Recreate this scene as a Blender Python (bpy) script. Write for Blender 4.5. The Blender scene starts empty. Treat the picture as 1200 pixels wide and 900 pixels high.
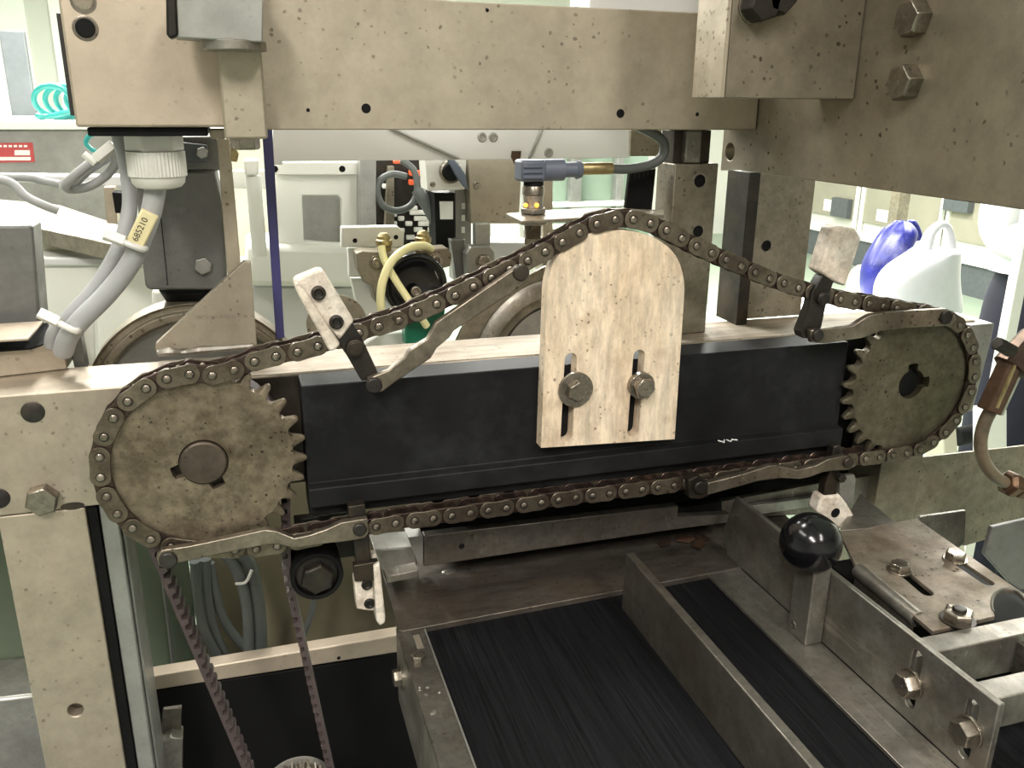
import bpy, bmesh, math, random
import numpy as np
from mathutils import Vector, Matrix
random.seed(7)
S = bpy.context.scene
COL = S.collection
PI = math.pi
# ------------------------------------------------------------------ camera
H0 = 1500.0                      # eye height above the floor, mm
FPX = 1018.76
def _rot(y, p, r):
    f = np.array([math.sin(y)*math.cos(p), math.cos(y)*math.cos(p), -math.sin(p)])
    rt = np.array([math.cos(y), -math.sin(y), 0]); dn = np.cross(f, rt)
    c, s = math.cos(r), math.sin(r)
    return np.array([c*rt+s*dn, -s*rt+c*dn, f])
RC = _rot(*[math.radians(a) for a in (17.2906, 17.9858, -.5498)])
cd = bpy.data.cameras.new('camera'); cam = bpy.data.objects.new('camera', cd); COL.objects.link(cam)
m = Matrix([[RC[0][0], -RC[1][0], -RC[2][0], 0], [RC[0][1], -RC[1][1], -RC[2][1], 0],
            [RC[0][2], -RC[1][2], -RC[2][2], H0/1000], [0, 0, 0, 1]])
cam.matrix_world = m
cd.sensor_width = 36; cd.lens = FPX/1200*36; cd.clip_start = .02; cd.clip_end = 60
S.camera = cam
# ------------------------------------------------------------------ light
S.view_settings.view_transform = 'Standard'; S.view_settings.look = 'None'
S.view_settings.gamma = 1; S.view_settings.use_curve_mapping = False
S.view_settings.exposure = 0.0
W = bpy.data.worlds.new('world'); S.world = W; W.use_nodes = True
W.node_tree.nodes['Background'].inputs[0].default_value = (.9, .9, .9, 1)
W.node_tree.nodes['Background'].inputs[1].default_value = .1
def area(name, loc, size, power, color=(1, .93, .8), rot=(0, 0, 0)):
    l = bpy.data.lights.new(name, 'AREA'); l.shape = 'RECTANGLE'; l.size, l.size_y = size
    l.energy = power; l.color = color
    o = bpy.data.objects.new(name, l); COL.objects.link(o)
    o.location = [v/1000 for v in (loc[0], loc[1], loc[2]+H0)]; o.rotation_euler = rot
    return o
# ceiling tubes of the hall, plus one added above the tank to brighten the rear machine: (x, y, power); each sits just under its fixture
LAMPS = [(-700, -1250, 62), (600, -1250, 36), (-1100, 400, 10), (-200, 1500, 55), (-900, 3000, 130), (900, 3000, 110),
         (2900, 3000, 110), (-900, 5800, 220), (1200, 5800, 220), (3300, 5800, 190), (4600, 3600, 110)]
CEIL = 1350
for i, (lx, ly, lp) in enumerate(LAMPS):
    area('lamp_light', (lx, ly, CEIL-75), (.28, 1.15), lp, (1, .945, .88) if ly < 1500 else (1, .985, .93))

# ------------------------------------------------------------------ rays
def ray(px, py): return RC.T @ np.array([px-600.0, py-450.0, FPX])
def Y(px, py, y): v = ray(px, py); return v*y/v[1]
def Z(px, py, z): v = ray(px, py); return v*z/v[2]
def X(px, py, x): v = ray(px, py); return v*x/v[0]
def YY(L, y): return [Y(a, b, y) for a, b in L]
def ZZ(L, z): return [Z(a, b, z) for a, b in L]
def XX(L, x): return [X(a, b, x) for a, b in L]
# ------------------------------------------------------------------ mesh helper (mm, relative to eye point)
class G:
    def __init__(s): s.v = []; s.f = []
    def add(s, vs, fs):
        n = len(s.v); s.v += [tuple(map(float, v)) for v in vs]; s.f += [tuple(i+n for i in f) for f in fs]; return s
    def box(s, x0, x1, y0, y1, z0, z1):
        v = [(x, y, z) for x in (x0, x1) for y in (y0, y1) for z in (z0, z1)]
        return s.add(v, [(0, 1, 3, 2), (4, 6, 7, 5), (0, 4, 5, 1), (2, 3, 7, 6), (0, 2, 6, 4), (1, 5, 7, 3)])
    def prism(s, pts, d, holes=()):
        d = np.array(d, float)
        bm = bmesh.new(); loops = []
        for L in [pts]+list(holes):
            vs = [bm.verts.new(tuple(map(float, p))) for p in L]
            for i in range(len(vs)): bm.edges.new((vs[i], vs[(i+1) % len(vs)]))
            loops.append(vs)
        if holes:
            bmesh.ops.triangle_fill(bm, edges=bm.edges[:], use_beauty=True)
            faces = [[v.index for v in f.verts] for f in (bm.verts.index_update(), bm.faces)[1]]
        else:
            bm.verts.index_update(); faces = [list(range(len(pts)))]
        n = len(bm.verts); co = [np.array(v.co) for v in bm.verts]
        fs = [tuple(f) for f in faces]+[tuple(i+n for i in reversed(f)) for f in faces]
        k = 0
        for L in loops:
            c = len(L)
            for i in range(c): a, b = k+i, k+(i+1) % c; fs.append((a, b, b+n, a+n))
            k += c
        bm.free()
        return s.add(co+[c+d for c in co], fs)
    def loft(s, loops, cap=True, closed=False):
        n = len(loops[0]); v = [p for L in loops for p in L]; fs = []
        m_ = len(loops)
        for k in range(m_ if closed else m_-1):
            for i in range(n):
                j = (i+1) % n; a = k*n; b = ((k+1) % m_)*n; fs.append((a+i, a+j, b+j, b+i))
        if cap and not closed: fs += [tuple(reversed(range(n))), tuple(range((m_-1)*n, m_*n))]
        return s.add(v, fs)
    def cyl(s, p0, p1, r0, r1=None, n=24, rot=0):
        r1 = r0 if r1 is None else r1
        p0 = np.array(p0, float); p1 = np.array(p1, float); a, b = basis(p1-p0)
        L = [[p+r*(math.cos(rot+2*PI*i/n)*a+math.sin(rot+2*PI*i/n)*b) for i in range(n)] for p, r in ((p0, r0), (p1, r1))]
        return s.loft(L)
    def lathe(s, c, ax, prof, n=32, rot=0, cap=True, closed=False):
        c = np.array(c, float); ax = np.array(ax, float); ax /= np.linalg.norm(ax); a, b = basis(ax)
        return s.loft([[c+ax*h+r*(math.cos(rot+2*PI*i/n)*a+math.sin(rot+2*PI*i/n)*b) for i in range(n)] for r, h in prof], cap, closed)
    def sph(s, c, r, n=24, sq=(1, 1, 1)):
        c = np.array(c, float)
        return s.loft([[c+np.array([r*sq[0]*math.sin(t)*math.cos(2*PI*i/n), r*sq[1]*math.sin(t)*math.sin(2*PI*i/n), r*sq[2]*math.cos(t)]) for i in range(n)]
                       for t in [PI*(k+.02*(k == 0)-.02*(k == n//2))/(n//2) for k in range(n//2+1)]])
    def tube(s, pts, r, n=12, sm=6, closed=False):
        P = spline(pts, sm, closed); m_ = len(P); rs = r if hasattr(r, '__len__') else [r]*m_
        if len(rs) != m_: rs = np.interp(np.linspace(0, 1, m_), np.linspace(0, 1, len(rs)), rs)
        loops = []; a = None
        for i in range(m_):
            t = (P[(i+1) % m_]-P[i-1]) if closed or 0 < i < m_-1 else (P[1]-P[0] if i == 0 else P[-1]-P[-2])
            t = t/np.linalg.norm(t)
            if a is None: a, _ = basis(t)
            a = a-t*(a@t); a /= np.linalg.norm(a); b = np.cross(t, a)
            loops.append([P[i]+rs[i]*(math.cos(2*PI*k/n)*a+math.sin(2*PI*k/n)*b) for k in range(n)])
        return s.loft(loops, True, closed)
def basis(d):
    d = np.array(d, float); d /= np.linalg.norm(d)
    u = np.array([0, 0, 1.]) if abs(d[2]) < .9 else np.array([1., 0, 0])
    a = np.cross(u, d); a /= np.linalg.norm(a); return a, np.cross(d, a)
def spline(pts, sm, closed=False):
    P = [np.array(p, float) for p in pts]
    if sm <= 1 or len(P) < 3: return P
    out = []; n = len(P)
    for i in range(n if closed else n-1):
        g = (lambda k: P[k % n]) if closed else (lambda k: P[min(max(k, 0), n-1)])
        a, b, c, d = g(i-1), g(i), g(i+1), g(i+2)
        for k in range(sm):
            t = k/sm
            out.append(.5*((2*b)+(c-a)*t+(2*a-5*b+4*c-d)*t*t+(3*b-a-3*c+d)*t**3))
    if not closed: out.append(P[-1])
    return out
def circ(c, r, axis='y', n=24, a0=0):
    o = []
    for i in range(n):
        u, v = r*math.cos(a0+2*PI*i/n), r*math.sin(a0+2*PI*i/n)
        o.append((c[0]+u, c[1], c[2]+v) if axis == 'y' else (c[0], c[1]+u, c[2]+v) if axis == 'x' else (c[0]+u, c[1]+v, c[2]))
    return o
WL = {}
def obj(name, g, mat, parent=None, bevel=.4, smooth=35, label=None, org=None, seg=2):
    v = np.array(g.v); o0 = np.array(org, float) if org is not None else np.array([(v[:, 0].min()+v[:, 0].max())/2, (v[:, 1].min()+v[:, 1].max())/2, v[:, 2].min()])
    me = bpy.data.meshes.new(name); me.from_pydata([tuple((p-o0)/1000) for p in v], [], g.f)
    bm = bmesh.new(); bm.from_mesh(me); bmesh.ops.recalc_face_normals(bm, faces=bm.faces[:]); bm.to_mesh(me); bm.free()
    me.materials.append(mat)
    ob = bpy.data.objects.new(name, me); COL.objects.link(ob); ob.parent = parent
    if smooth:
        for p in me.polygons: p.use_smooth = True
        me.set_sharp_from_angle(angle=math.radians(smooth))
    if bevel:
        b = ob.modifiers.new('bevel', 'BEVEL'); b.width = bevel/1000; b.segments = seg; b.limit_method = 'ANGLE'; b.angle_limit = math.radians(38)
    WL[ob] = o0
    if label: ob['label'] = label
    return ob
def tag(o, label, cat, group=None):
    o['label'] = label; o['category'] = cat
    if group: o['group'] = group
    return o
def thing(name, label, cat, group=None):
    o = bpy.data.objects.new(name, None); COL.objects.link(o); o.empty_display_size = .01
    return tag(o, label, cat, group)
def struct(name, g, mat, parent=None, bevel=0):
    o = obj(name, g, mat, parent, bevel); o['kind'] = 'structure'; return o
def wcorners(o):
    out = []
    if o.type == 'MESH':
        w = WL[o]; out = [w+np.array(c)*1000 for c in o.bound_box]
    for c in o.children: out += wcorners(c)
    return out
# ------------------------------------------------------------------ materials
def nodes(name):
    m_ = bpy.data.materials.new(name); m_.use_nodes = True; nt = m_.node_tree; b = nt.nodes['Principled BSDF']
    def N(t, **k):
        n = nt.nodes.new(t)
        for a, v in k.items(): setattr(n, a, v)
        return n
    tc = N('ShaderNodeTexCoord'); oi = N('ShaderNodeObjectInfo'); mp = N('ShaderNodeVectorMath', operation='ADD')
    sc = N('ShaderNodeVectorMath', operation='SCALE'); sc.inputs['Scale'].default_value = 7.3
    cb = N('ShaderNodeCombineXYZ')
    for i in range(3): nt.links.new(oi.outputs['Random'], cb.inputs[i])
    nt.links.new(cb.outputs[0], sc.inputs[0]); nt.links.new(tc.outputs['Object'], mp.inputs[0]); nt.links.new(sc.outputs[0], mp.inputs[1])
    return m_, nt, b, N, mp.outputs[0]
def noise(nt, N, vec, scale, detail=4, stretch=None, rough=.55):
    if stretch:
        mm = N('ShaderNodeMapping'); mm.inputs['Scale'].default_value = stretch; nt.links.new(vec, mm.inputs[0]); vec = mm.outputs[0]
    n = N('ShaderNodeTexNoise'); n.inputs['Scale'].default_value = scale; n.inputs['Detail'].default_value = detail; n.inputs['Roughness'].default_value = rough
    nt.links.new(vec, n.inputs['Vector']); return n.outputs['Fac']
def mr(nt, N, s, a, b, c=0, d=1):
    n = N('ShaderNodeMapRange'); nt.links.new(s, n.inputs[0])
    for i, v in enumerate((a, b, c, d)): n.inputs[1+i].default_value = v
    return n.outputs[0]
def mix(nt, N, fac, a, b):
    n = N('ShaderNodeMix', data_type='RGBA')
    nt.links.new(fac, n.inputs[0])
    for k, v in ((6, a), (7, b)):
        if hasattr(v, 'name'): nt.links.new(v, n.inputs[k])
        else: n.inputs[k].default_value = (*v, 1)
    return n.outputs[2]
def speck(nt, N, vec, scale):
    nn = N('ShaderNodeTexNoise'); nn.inputs['Scale'].default_value = scale*1.5; nt.links.new(vec, nn.inputs['Vector'])
    ad = N('ShaderNodeVectorMath', operation='MULTIPLY_ADD'); nt.links.new(nn.outputs['Color'], ad.inputs[0]); ad.inputs[1].default_value = (.0022,)*3; nt.links.new(vec, ad.inputs[2])
    vo = N('ShaderNodeTexVoronoi'); vo.inputs['Scale'].default_value = scale; nt.links.new(ad.outputs[0], vo.inputs['Vector'])
    sp = N('ShaderNodeSeparateColor'); nt.links.new(vo.outputs['Color'], sp.inputs[0])
    th = mr(nt, N, sp.outputs[0], .35, 1, .0, .34)
    lt = N('ShaderNodeMath', operation='SUBTRACT'); nt.links.new(th, lt.inputs[0]); nt.links.new(vo.outputs['Distance'], lt.inputs[1])
    return mr(nt, N, lt.outputs[0], -.03, .05, 0, 1)
def metal(name, c1, c2, rough=.42, met=.65, scale=9, spot=.35, spotc=(.05, .035, .022), stain=.4, stainc=(.16, .11, .06), stretch=None, bump=.15, spsc=110, stsc=16, scratch=0):
    m_, nt, b, N, v = nodes(name)
    n1 = noise(nt, N, v, scale, 5, stretch); n2 = speck(nt, N, v, spsc*2.2); n3 = noise(nt, N, v, stsc, 6, rough=.7)
    c = mix(nt, N, mr(nt, N, n1, .35, .65), c1, c2)
    n5 = noise(nt, N, v, scale*6, 8, stretch, .75)
    dk = N('ShaderNodeMix', data_type='RGBA', blend_type='MULTIPLY'); dk.inputs[0].default_value = 1; nt.links.new(c, dk.inputs[6])
    cr_ = N('ShaderNodeCombineColor'); vv = mr(nt, N, n5, .38, .68, 1.1, 1.0-.55*min(1, stain+.12))
    for i in range(3): nt.links.new(vv, cr_.inputs[i])
    nt.links.new(cr_.outputs[0], dk.inputs[7]); c = dk.outputs[2]
    c = mix(nt, N, mr(nt, N, n3, .48, .74, 0, stain), c, stainc)
    if scratch: c = mix(nt, N, mr(nt, N, noise(nt, N, v, 120, 3, (3, .12, 1)), .62, .72, 0, scratch), c, tuple(min(1, x*1.9) for x in c1))
    gate = N('ShaderNodeMath', operation='MULTIPLY'); nt.links.new(n2, gate.inputs[0]); nt.links.new(mr(nt, N, noise(nt, N, v, stsc*1.7, 4), .45, .6, .06*spot, min(1, spot*1.5)), gate.inputs[1])
    gate.use_clamp = True
    c = mix(nt, N, gate.outputs[0], c, spotc)
    nt.links.new(c, b.inputs['Base Color'])
    n4 = noise(nt, N, v, 60, 4, stretch)
    nt.links.new(mr(nt, N, n4, .3, .7, rough-.07, rough+.12), b.inputs['Roughness'])
    b.inputs['Metallic'].default_value = met
    bp = N('ShaderNodeBump'); bp.inputs['Strength'].default_value = bump; bp.inputs['Distance'].default_value = .0004
    nt.links.new(noise(nt, N, v, 420, 3, stretch), bp.inputs['Height']); nt.links.new(bp.outputs[0], b.inputs['Normal'])
    return m_
def plain(name, c, rough=.5, met=0, var=.12, scale=25, emis=None, dirt=None, dirtamt=.3, stretch=None, bump=0, dsc=14, trans=0, spec=.5):
    m_, nt, b, N, v = nodes(name)
    n1 = noise(nt, N, v, scale, 4, stretch)
    cc = mix(nt, N, mr(nt, N, n1, .3, .7), tuple(x*(1-var) for x in c), tuple(min(1, x*(1+var)) for x in c))
    if dirt: cc = mix(nt, N, mr(nt, N, noise(nt, N, v, dsc, 7, stretch, .7), .5, .72, 0, dirtamt), cc, dirt)
    nt.links.new(cc, b.inputs['Base Color']); b.inputs['Roughness'].default_value = rough; b.inputs['Metallic'].default_value = met
    b.inputs['Specular IOR Level'].default_value = spec
    if trans: b.inputs['Transmission Weight'].default_value = trans
    if emis: b.inputs['Emission Color'].default_value = (*c, 1); b.inputs['Emission Strength'].default_value = emis
    if bump:
        bp = N('ShaderNodeBump'); bp.inputs['Strength'].default_value = bump; bp.inputs['Distance'].default_value = .0005
        nt.links.new(noise(nt, N, v, 300, 4, stretch), bp.inputs['Height']); nt.links.new(bp.outputs[0], b.inputs['Normal'])
    return m_
M = {}
M['beam'] = metal('beige_steel', (.42, .365, .285), (.33, .29, .225), .46, .55, 6, .4, stain=.1)
M['box'] = metal('beige_bright_steel', (.50, .42, .33), (.45, .375, .295), .45, .5, 6, .12, stain=.0)
M['plate'] = metal('olive_spotted_steel', (.27, .235, .175), (.22, .19, .145), .42, .6, 8, .7, stain=.25, stsc=9)
M['pgreen'] = plain('pale_green_pane', (.30, .40, .31), .3, var=.1, scale=4)
M['oil'] = metal('grimy_shaded_steel', (.075, .06, .05), (.04, .033, .03), .4, .6, 14, .3)  # grime and shade together in one dark colour
M['post'] = metal('grimy_post_steel', (.30, .265, .20), (.22, .20, .155), .45, .6, 12, .55, stain=.55)
M['bar'] = metal('bar_steel', (.46, .395, .315), (.37, .32, .255), .4, .55, 7, .3, stain=.15)
M['rustdim'] = metal('rusty_dimmed_bar_top', (.30, .24, .18), (.36, .32, .26), .62, .3, 10, .3, stain=.55, stainc=(.17, .10, .05), stretch=(.3, 2, 1))
M['sprocket'] = metal('oily_sprocket_steel', (.25, .205, .145), (.18, .145, .10), .42, .55, 14, .9, stain=.95, stainc=(.055, .038, .022), spotc=(.03, .022, .014), spsc=150, stsc=38)
M['sprocket2'] = metal('dark_sprocket_steel', (.17, .15, .10), (.11, .095, .065), .45, .6, 22, .9, stain=.7, stainc=(.06, .045, .025), spotc=(.02, .016, .01), spsc=150, stsc=38)
M['shaft'] = metal('shaft_steel', (.085, .068, .055), (.13, .105, .085), .42, .7, 30, .5)
M['chain'] = metal('oily_chain_plate', (.22, .185, .14), (.12, .095, .072), .34, .8, 40, .5, stain=.5, stainc=(.05, .03, .022))
M['chain_in'] = metal('oily_inner_plate', (.10, .07, .06), (.05, .035, .03), .32, .8, 40, .5)
M['pin'] = metal('pin_steel', (.38, .33, .28), (.2, .17, .14), .28, .9, 90, .3)
M['pinhead'] = metal('black_pin_head', (.06, .055, .05), (.035, .03, .03), .4, .7, 60, .2)
M['lever'] = metal('lever_steel', (.32, .275, .22), (.19, .16, .125), .33, .8, 25, .6, stain=.5, stainc=(.08, .06, .04))
M['arm'] = metal('dark_arm_steel', (.04, .035, .031), (.022, .02, .018), .35, .6, 30, .4)
M['black'] = plain('black_guide_plastic', (.010, .010, .0105), .5, spec=.14, var=.3, scale=30, dirt=(.03, .031, .033), dirtamt=.7, dsc=18, bump=.1)
M['uhmw'] = metal('stained_white_plastic', (.86, .73, .57), (.74, .59, .43), .5, 0, 16, .5, spotc=(.16, .10, .06), stain=.6, stainc=(.40, .25, .14), stretch=(1.8, 1, .4), stsc=34, spsc=120)
M['head'] = metal('dirty_white_plastic', (.80, .73, .64), (.72, .62, .52), .45, 0, 20, .25, spotc=(.14, .09, .06), stain=.7, stainc=(.32, .2, .12), stsc=55)
M['white'] = plain('white_plastic', (.80, .80, .75), .5, var=.03)
M['whitegrey'] = plain('white_sheet', (.66, .67, .68), .45, var=.02)
M['cream'] = plain('cream_panel', (.72, .70, .55), .5, var=.03)
M['motor'] = metal('grey_motor_paint', (.15, .15, .142), (.13, .13, .123), .42, .25, 12, .25, stain=.2, stainc=(.1, .08, .06))
M['steelgrey'] = metal('grey_steel', (.36, .36, .34), (.30, .30, .28), .4, .6, 8, .1, stain=.1)
M['frame'] = metal('worn_frame_steel', (.17, .155, .135), (.115, .105, .09), .4, .7, 20, .5, scratch=.3, stain=.6, stainc=(.1, .075, .05), stsc=22)
M['tray'] = metal('stained_tray_steel', (.17, .148, .125), (.11, .095, .08), .46, .7, 16, .5, stain=.75, stainc=(.12, .085, .055), stretch=(.5, 1.4, 1), stsc=20)
M['rail'] = metal('scratched_aluminium', (.33, .315, .28), (.22, .205, .18), .38, .75, 14, .25, stain=.5, stainc=(.17, .12, .07), stsc=20, scratch=.35)
M['alu'] = metal('bright_aluminium', (.42, .41, .38), (.32, .31, .29), .35, .7, 12, .15, stain=.25)
M['slot'] = metal('brown_stained_plate', (.34, .29, .235), (.25, .21, .165), .46, .6, 14, .7, stain=.8, stainc=(.2, .13, .08), stsc=22)
M['bolt'] = metal('bolt_steel', (.36, .32, .27), (.22, .195, .16), .28, .9, 60, .4, stain=.5, stainc=(.12, .09, .06))
M['brass'] = metal('dull_brass', (.45, .36, .18), (.35, .28, .14), .35, .85, 50, .2)
M['belt'] = plain('black_belt', (.007, .007, .008), .68, spec=.08, var=.6, scale=60, stretch=(14, .25, 1), bump=.35)
M['toothed'] = plain('brown_rubber', (.060, .042, .042), .5, var=.3, scale=60)
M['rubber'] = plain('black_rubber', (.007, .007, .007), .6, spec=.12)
M['ball'] = plain('black_knob', (.005, .005, .006), .17, var=.1)
M['cable'] = plain('grey_cable', (.33, .335, .34), .5, var=.1, dirt=(.2, .16, .12), dirtamt=.3)
M['cabledk'] = plain('dark_grey_cable', (.10, .11, .105), .5)
M['gland'] = plain('grey_white_gland', (.62, .61, .56), .45, dirt=(.35, .3, .22), dirtamt=.3)
M['tie'] = plain('translucent_nylon', (.72, .70, .66), .35)
M['yellow'] = plain('yellow_hose', (.75, .70, .38), .3, var=.05)
M['tagy'] = plain('yellowed_sleeve', (.70, .62, .36), .35)
M['sensor'] = plain('blue_grey_plastic', (.09, .105, .14), .5)
M['blue'] = plain('navy_strip', (.035, .035, .13), .45)
M['teal'] = plain('teal_hose', (.03, .30, .28), .3)
M['green'] = plain('green_plastic', (.01, .16, .09), .35)
M['orange'] = plain('orange_plastic', (.85, .13, .04), .4)
M['led'] = plain('amber_led', (1, .38, .03), .3, emis=4)
M['red'] = plain('red_label', (.50, .07, .07), .5)
M['paper'] = plain('paper', (.8, .82, .8), .6)
M['ink'] = plain('ink', (.02, .02, .02), .6)
M['hose'] = plain('oily_brown_hose', (.15, .115, .075), .4, dirt=(.04, .03, .02), dirtamt=.9, dsc=40)
M['copper'] = metal('copper_sleeve', (.16, .09, .055), (.07, .048, .038), .35, .7, 30, .5)
M['pdark'] = plain('olive_panel', (.13, .165, .115), .5, var=.1)
M['ptan'] = plain('tan_panel', (.24, .21, .14), .55, var=.15)
M['floor'] = plain('pale_green_floor', (.30, .37, .28), .35, var=.05, scale=2)
M['wall'] = plain('pale_wall', (.60, .60, .54), .7, var=.03, scale=2)
M['wallw'] = plain('warm_grey_wall', (.36, .35, .33), .8, var=.04, scale=2)
M['ceil'] = plain('ceiling_white', (.42, .42, .41), .8, var=.03, scale=2)
M['glass'] = plain('beige_window_film', (.30, .285, .22), .25, var=.08, scale=3)
M['winw'] = plain('white_window_frame', (.85, .87, .80), .4, var=.02)
M['navy'] = plain('navy_cloth', (.008, .009, .02), .85)
M['coat'] = plain('white_cloth', (.85, .86, .88), .7, var=.03)
M['skin'] = plain('skin', (.55, .36, .26), .5)
M['bagw'] = plain('white_bag_film', (.60, .60, .63), .3, var=.04)
M['bagb'] = plain('blue_bag_film', (.012, .015, .17), .35, var=.3, dirt=(.3, .3, .5), dirtamt=.7, dsc=9)
M['dgrey'] = plain('dark_grey_panel', (.09, .10, .105), .5)
M['lampw'] = plain('lit_tube', (1, .98, .9), .4, emis=6)
# ------------------------------------------------------------------ small builders
def d3(d): return {'-y': (0, -1, 0), '-x': (-1, 0, 0), '+z': (0, 0, 1), '-z': (0, 0, -1), '+x': (1, 0, 0)}[d]
def bolt(parent, c, d='-y', af=13, h=5.5, wr=0, wt=1.6, rot=0, mat='bolt', name='bolt', marks=None, wmat='bolt', socket=False):
    c = np.array(c, float); D = np.array(d3(d), float); off = wt if wr else 0
    R_ = af/math.sqrt(3)
    g = G()
    if socket:
        g.lathe(c, D, [(af/2, off-.3), (af/2, off+h-.6), (af/2-.6, off+h), (af*.27, off+h), (af*.25, off+h*.45), (.2, off+h*.45)], 24)
    else:
        g.lathe(c, D, [(R_, off-.3), (R_, off+h*.82), (R_*.9, off+h), (R_*.1, off+h)], 6, rot)
    o = obj(name, g, M[mat], parent, .35)
    if wr:
        w = G(); w.lathe(c, D, [(wr, -.2), (wr, wt), (R_*.6, wt), (R_*.6, -.2)], 32)
        obj('washer', w, M[wmat], o, .25)
    if marks: mark(o, c+D*(off+h+.02), d, marks, 3.1, 'bolt')
    return o
def mark(parent, c, d, s, size, mat, ext=.25, name='marking', rotz=0, flat=None):
    fc = bpy.data.curves.new('t', 'FONT'); fc.body = s; fc.size = size; fc.extrude = ext; fc.align_x = 'CENTER'; fc.align_y = 'CENTER'
    fo = bpy.data.objects.new('t', fc); COL.objects.link(fo)
    bpy.context.view_layer.update()
    me = bpy.data.meshes.new_from_object(fo.evaluated_get(bpy.context.evaluated_depsgraph_get()))
    bpy.data.objects.remove(fo)
    # text lies in its xy plane; turn it to face direction d
    u, w = {'-y': ((1, 0, 0), (0, 0, 1)), '-x': ((0, -1, 0), (0, 0, 1)), '+z': ((1, 0, 0), (0, 1, 0))}[d] if flat is None else flat
    u = np.array(u, float); w = np.array(w, float); n_ = np.cross(u, w)
    cr, sr = math.cos(rotz), math.sin(rotz); u2 = cr*u+sr*w; w2 = -sr*u+cr*w
    g = G(); g.add([np.array(c)+u2*v.co.x+w2*v.co.y+n_*v.co.z for v in me.vertices], [tuple(p.vertices) for p in me.polygons])
    return obj(name, g, M[mat], parent, 0, 0)
def hole(parent, c, r, d='-y', depth=6, rim=True, name='hole', mat='rubber'):
    """a tapped hole: countersunk rim ring and a flat disc coloured dark for the shade in the bore"""
    D = np.array(d3(d), float); g = G()
    g.lathe(np.array(c, float), D, [(r, .15), (r*.86, .3), (r*.78, -.2), (r*.78, .12), (.1, .12)], 24)
    return obj(name, g, M[mat], parent, 0)
def slab(px, plane, val, t, holes=()):
    f = {'y': YY, 'z': ZZ, 'x': XX}[plane]; d = {'y': (0, t, 0), 'z': (0, 0, -t), 'x': (t, 0, 0)}[plane]
    return G().prism(f(px, val), d, holes)

# ================================================================== room shell
XL, XR, YN, YF = -3600, 5750, -2600, 9400
struct('floor', G().box(XL, XR, YN, YF, -H0-60, -H0), M['floor'])
struct('ceiling', G().box(XL, XR, YN, YF, CEIL, CEIL+60), M['ceil'])
struct('wall_left', G().box(XL-80, XL, YN, YF, -H0, CEIL), M['wallw'])
struct('wall_back', G().box(XL, XR, YN-80, YN, -H0, CEIL), M['wallw'])
struct('wall_front', G().box(XL, XR, YF, YF+80, -H0, CEIL), M['wall'])
struct('wall_right', G().box(XR, XR+80, YN, YF, -H0, CEIL), M['wall'])
struct('baseboard_right', G().box(XR-30, XR, YN, YF, -H0, -H0+260), M['dgrey'])
struct('trim_1', G().box(XR-60, XR, YN, YF, -H0+260, -H0+330), M['winw'])
for i, (y0, y1) in enumerate([(3900, 4900), (4980, 6000), (6080, 7100), (7180, 8300)]):
    w = struct('window_%d' % (i+1), G().box(XR-25, XR, y0, y1, -H0+430, 800), M['glass'])
    for nm, b in (('window_frame', (XR-50, XR-20, y0-14, y0+14, -H0+330, 830)), ('window_frame', (XR-50, XR-20, y1-14, y1+14, -H0+330, 830)),
                  ('window_frame', (XR-50, XR-20, y0, y1, 780, 830))):
        struct(nm, G().box(*b), M['winw'], w)
for i, (x0, x1) in enumerate([(-3300, -1700), (-1500, 200), (400, 2000), (2200, 4300)]):
    w = struct('window_%d' % (i+5), G().box(x0, x1, YF-25, YF, -500, 900), M['winw'])
    struct('window_frame', G().box(x0-40, x1+40, YF-60, YF-25, -560, -500), M['steelgrey'], w)
    struct('window_frame', G().box((x0+x1)/2-25, (x0+x1)/2+25, YF-60, YF-25, -500, 900), M['steelgrey'], w)
WHERE = ['above the camera on the left', 'above the camera on the right', 'above the left sprocket', 'above the white tank, added to brighten the rear machine',
         'behind the machine at the left', 'behind the machine', 'over the bag table', 'far left of the hall', 'far middle of the hall',
         'far right of the hall', 'by the windows on the right']
for (lx, ly, lp), wh in zip(LAMPS, WHERE):
    t = thing('ceiling_light', 'white fluorescent ceiling fitting '+wh, 'ceiling light', 'fluorescent fittings in rows on the ceiling')
    obj('housing', G().box(lx-160, lx+160, ly-620, ly+620, CEIL-40, CEIL), M['winw'], t, 3)
    for s in (-70, 70): obj('tube', G().cyl((lx+s, ly-590, CEIL-55), (lx+s, ly+590, CEIL-55), 13, n=12), M['lampw'], t, 0)

# ================================================================== machine frame
BZ = -168.0; ZB = -340.0
# long side bar
bar = thing('side_bar', 'long beige steel side bar running behind both sprockets', 'machine bar')
obj('bar_body', G().box(-420, 572, 553, 605, BZ-77, BZ), M['bar'], bar, 1)
for (a, b) in ((38.5, 483), (-2, 584)):
    c = Y(a, b, 553); g = G(); g.lathe(c, (0, -1, 0), [(6.6, -.3), (6.6, .5), (6, .9), (.1, .9)], 28); obj('plug', g, M['pinhead'], bar, .1)
c = Y(51, 583, 553); bolt(bar, c, '-y', 17, 8, 0, rot=.25, mat='bolt', marks='A2')
c = Y(85, 593, 553); obj('grease_spot', G().prism([np.array(c)+np.array((7*math.cos(t), -.2, 2.6*math.sin(t))) for t in np.linspace(0, 2*PI, 14)[:-1]], (0, .3, 0)), M['pinhead'], bar, 0)
obj('top_face', G().box(-60, 571.5, 553.8, 604.5, BZ+.02, BZ+.3), M['rustdim'], bar, 0)  # rust on top, its colour also lowered against glare from the rear lamps
obj('grimy_shade_patch', G().box(-20, 60, 551.7, 552.9, BZ-76, BZ-1.5), M['oil'], bar, 0)  # grime on the bar face, with the shade behind the sprocket painted in
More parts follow.
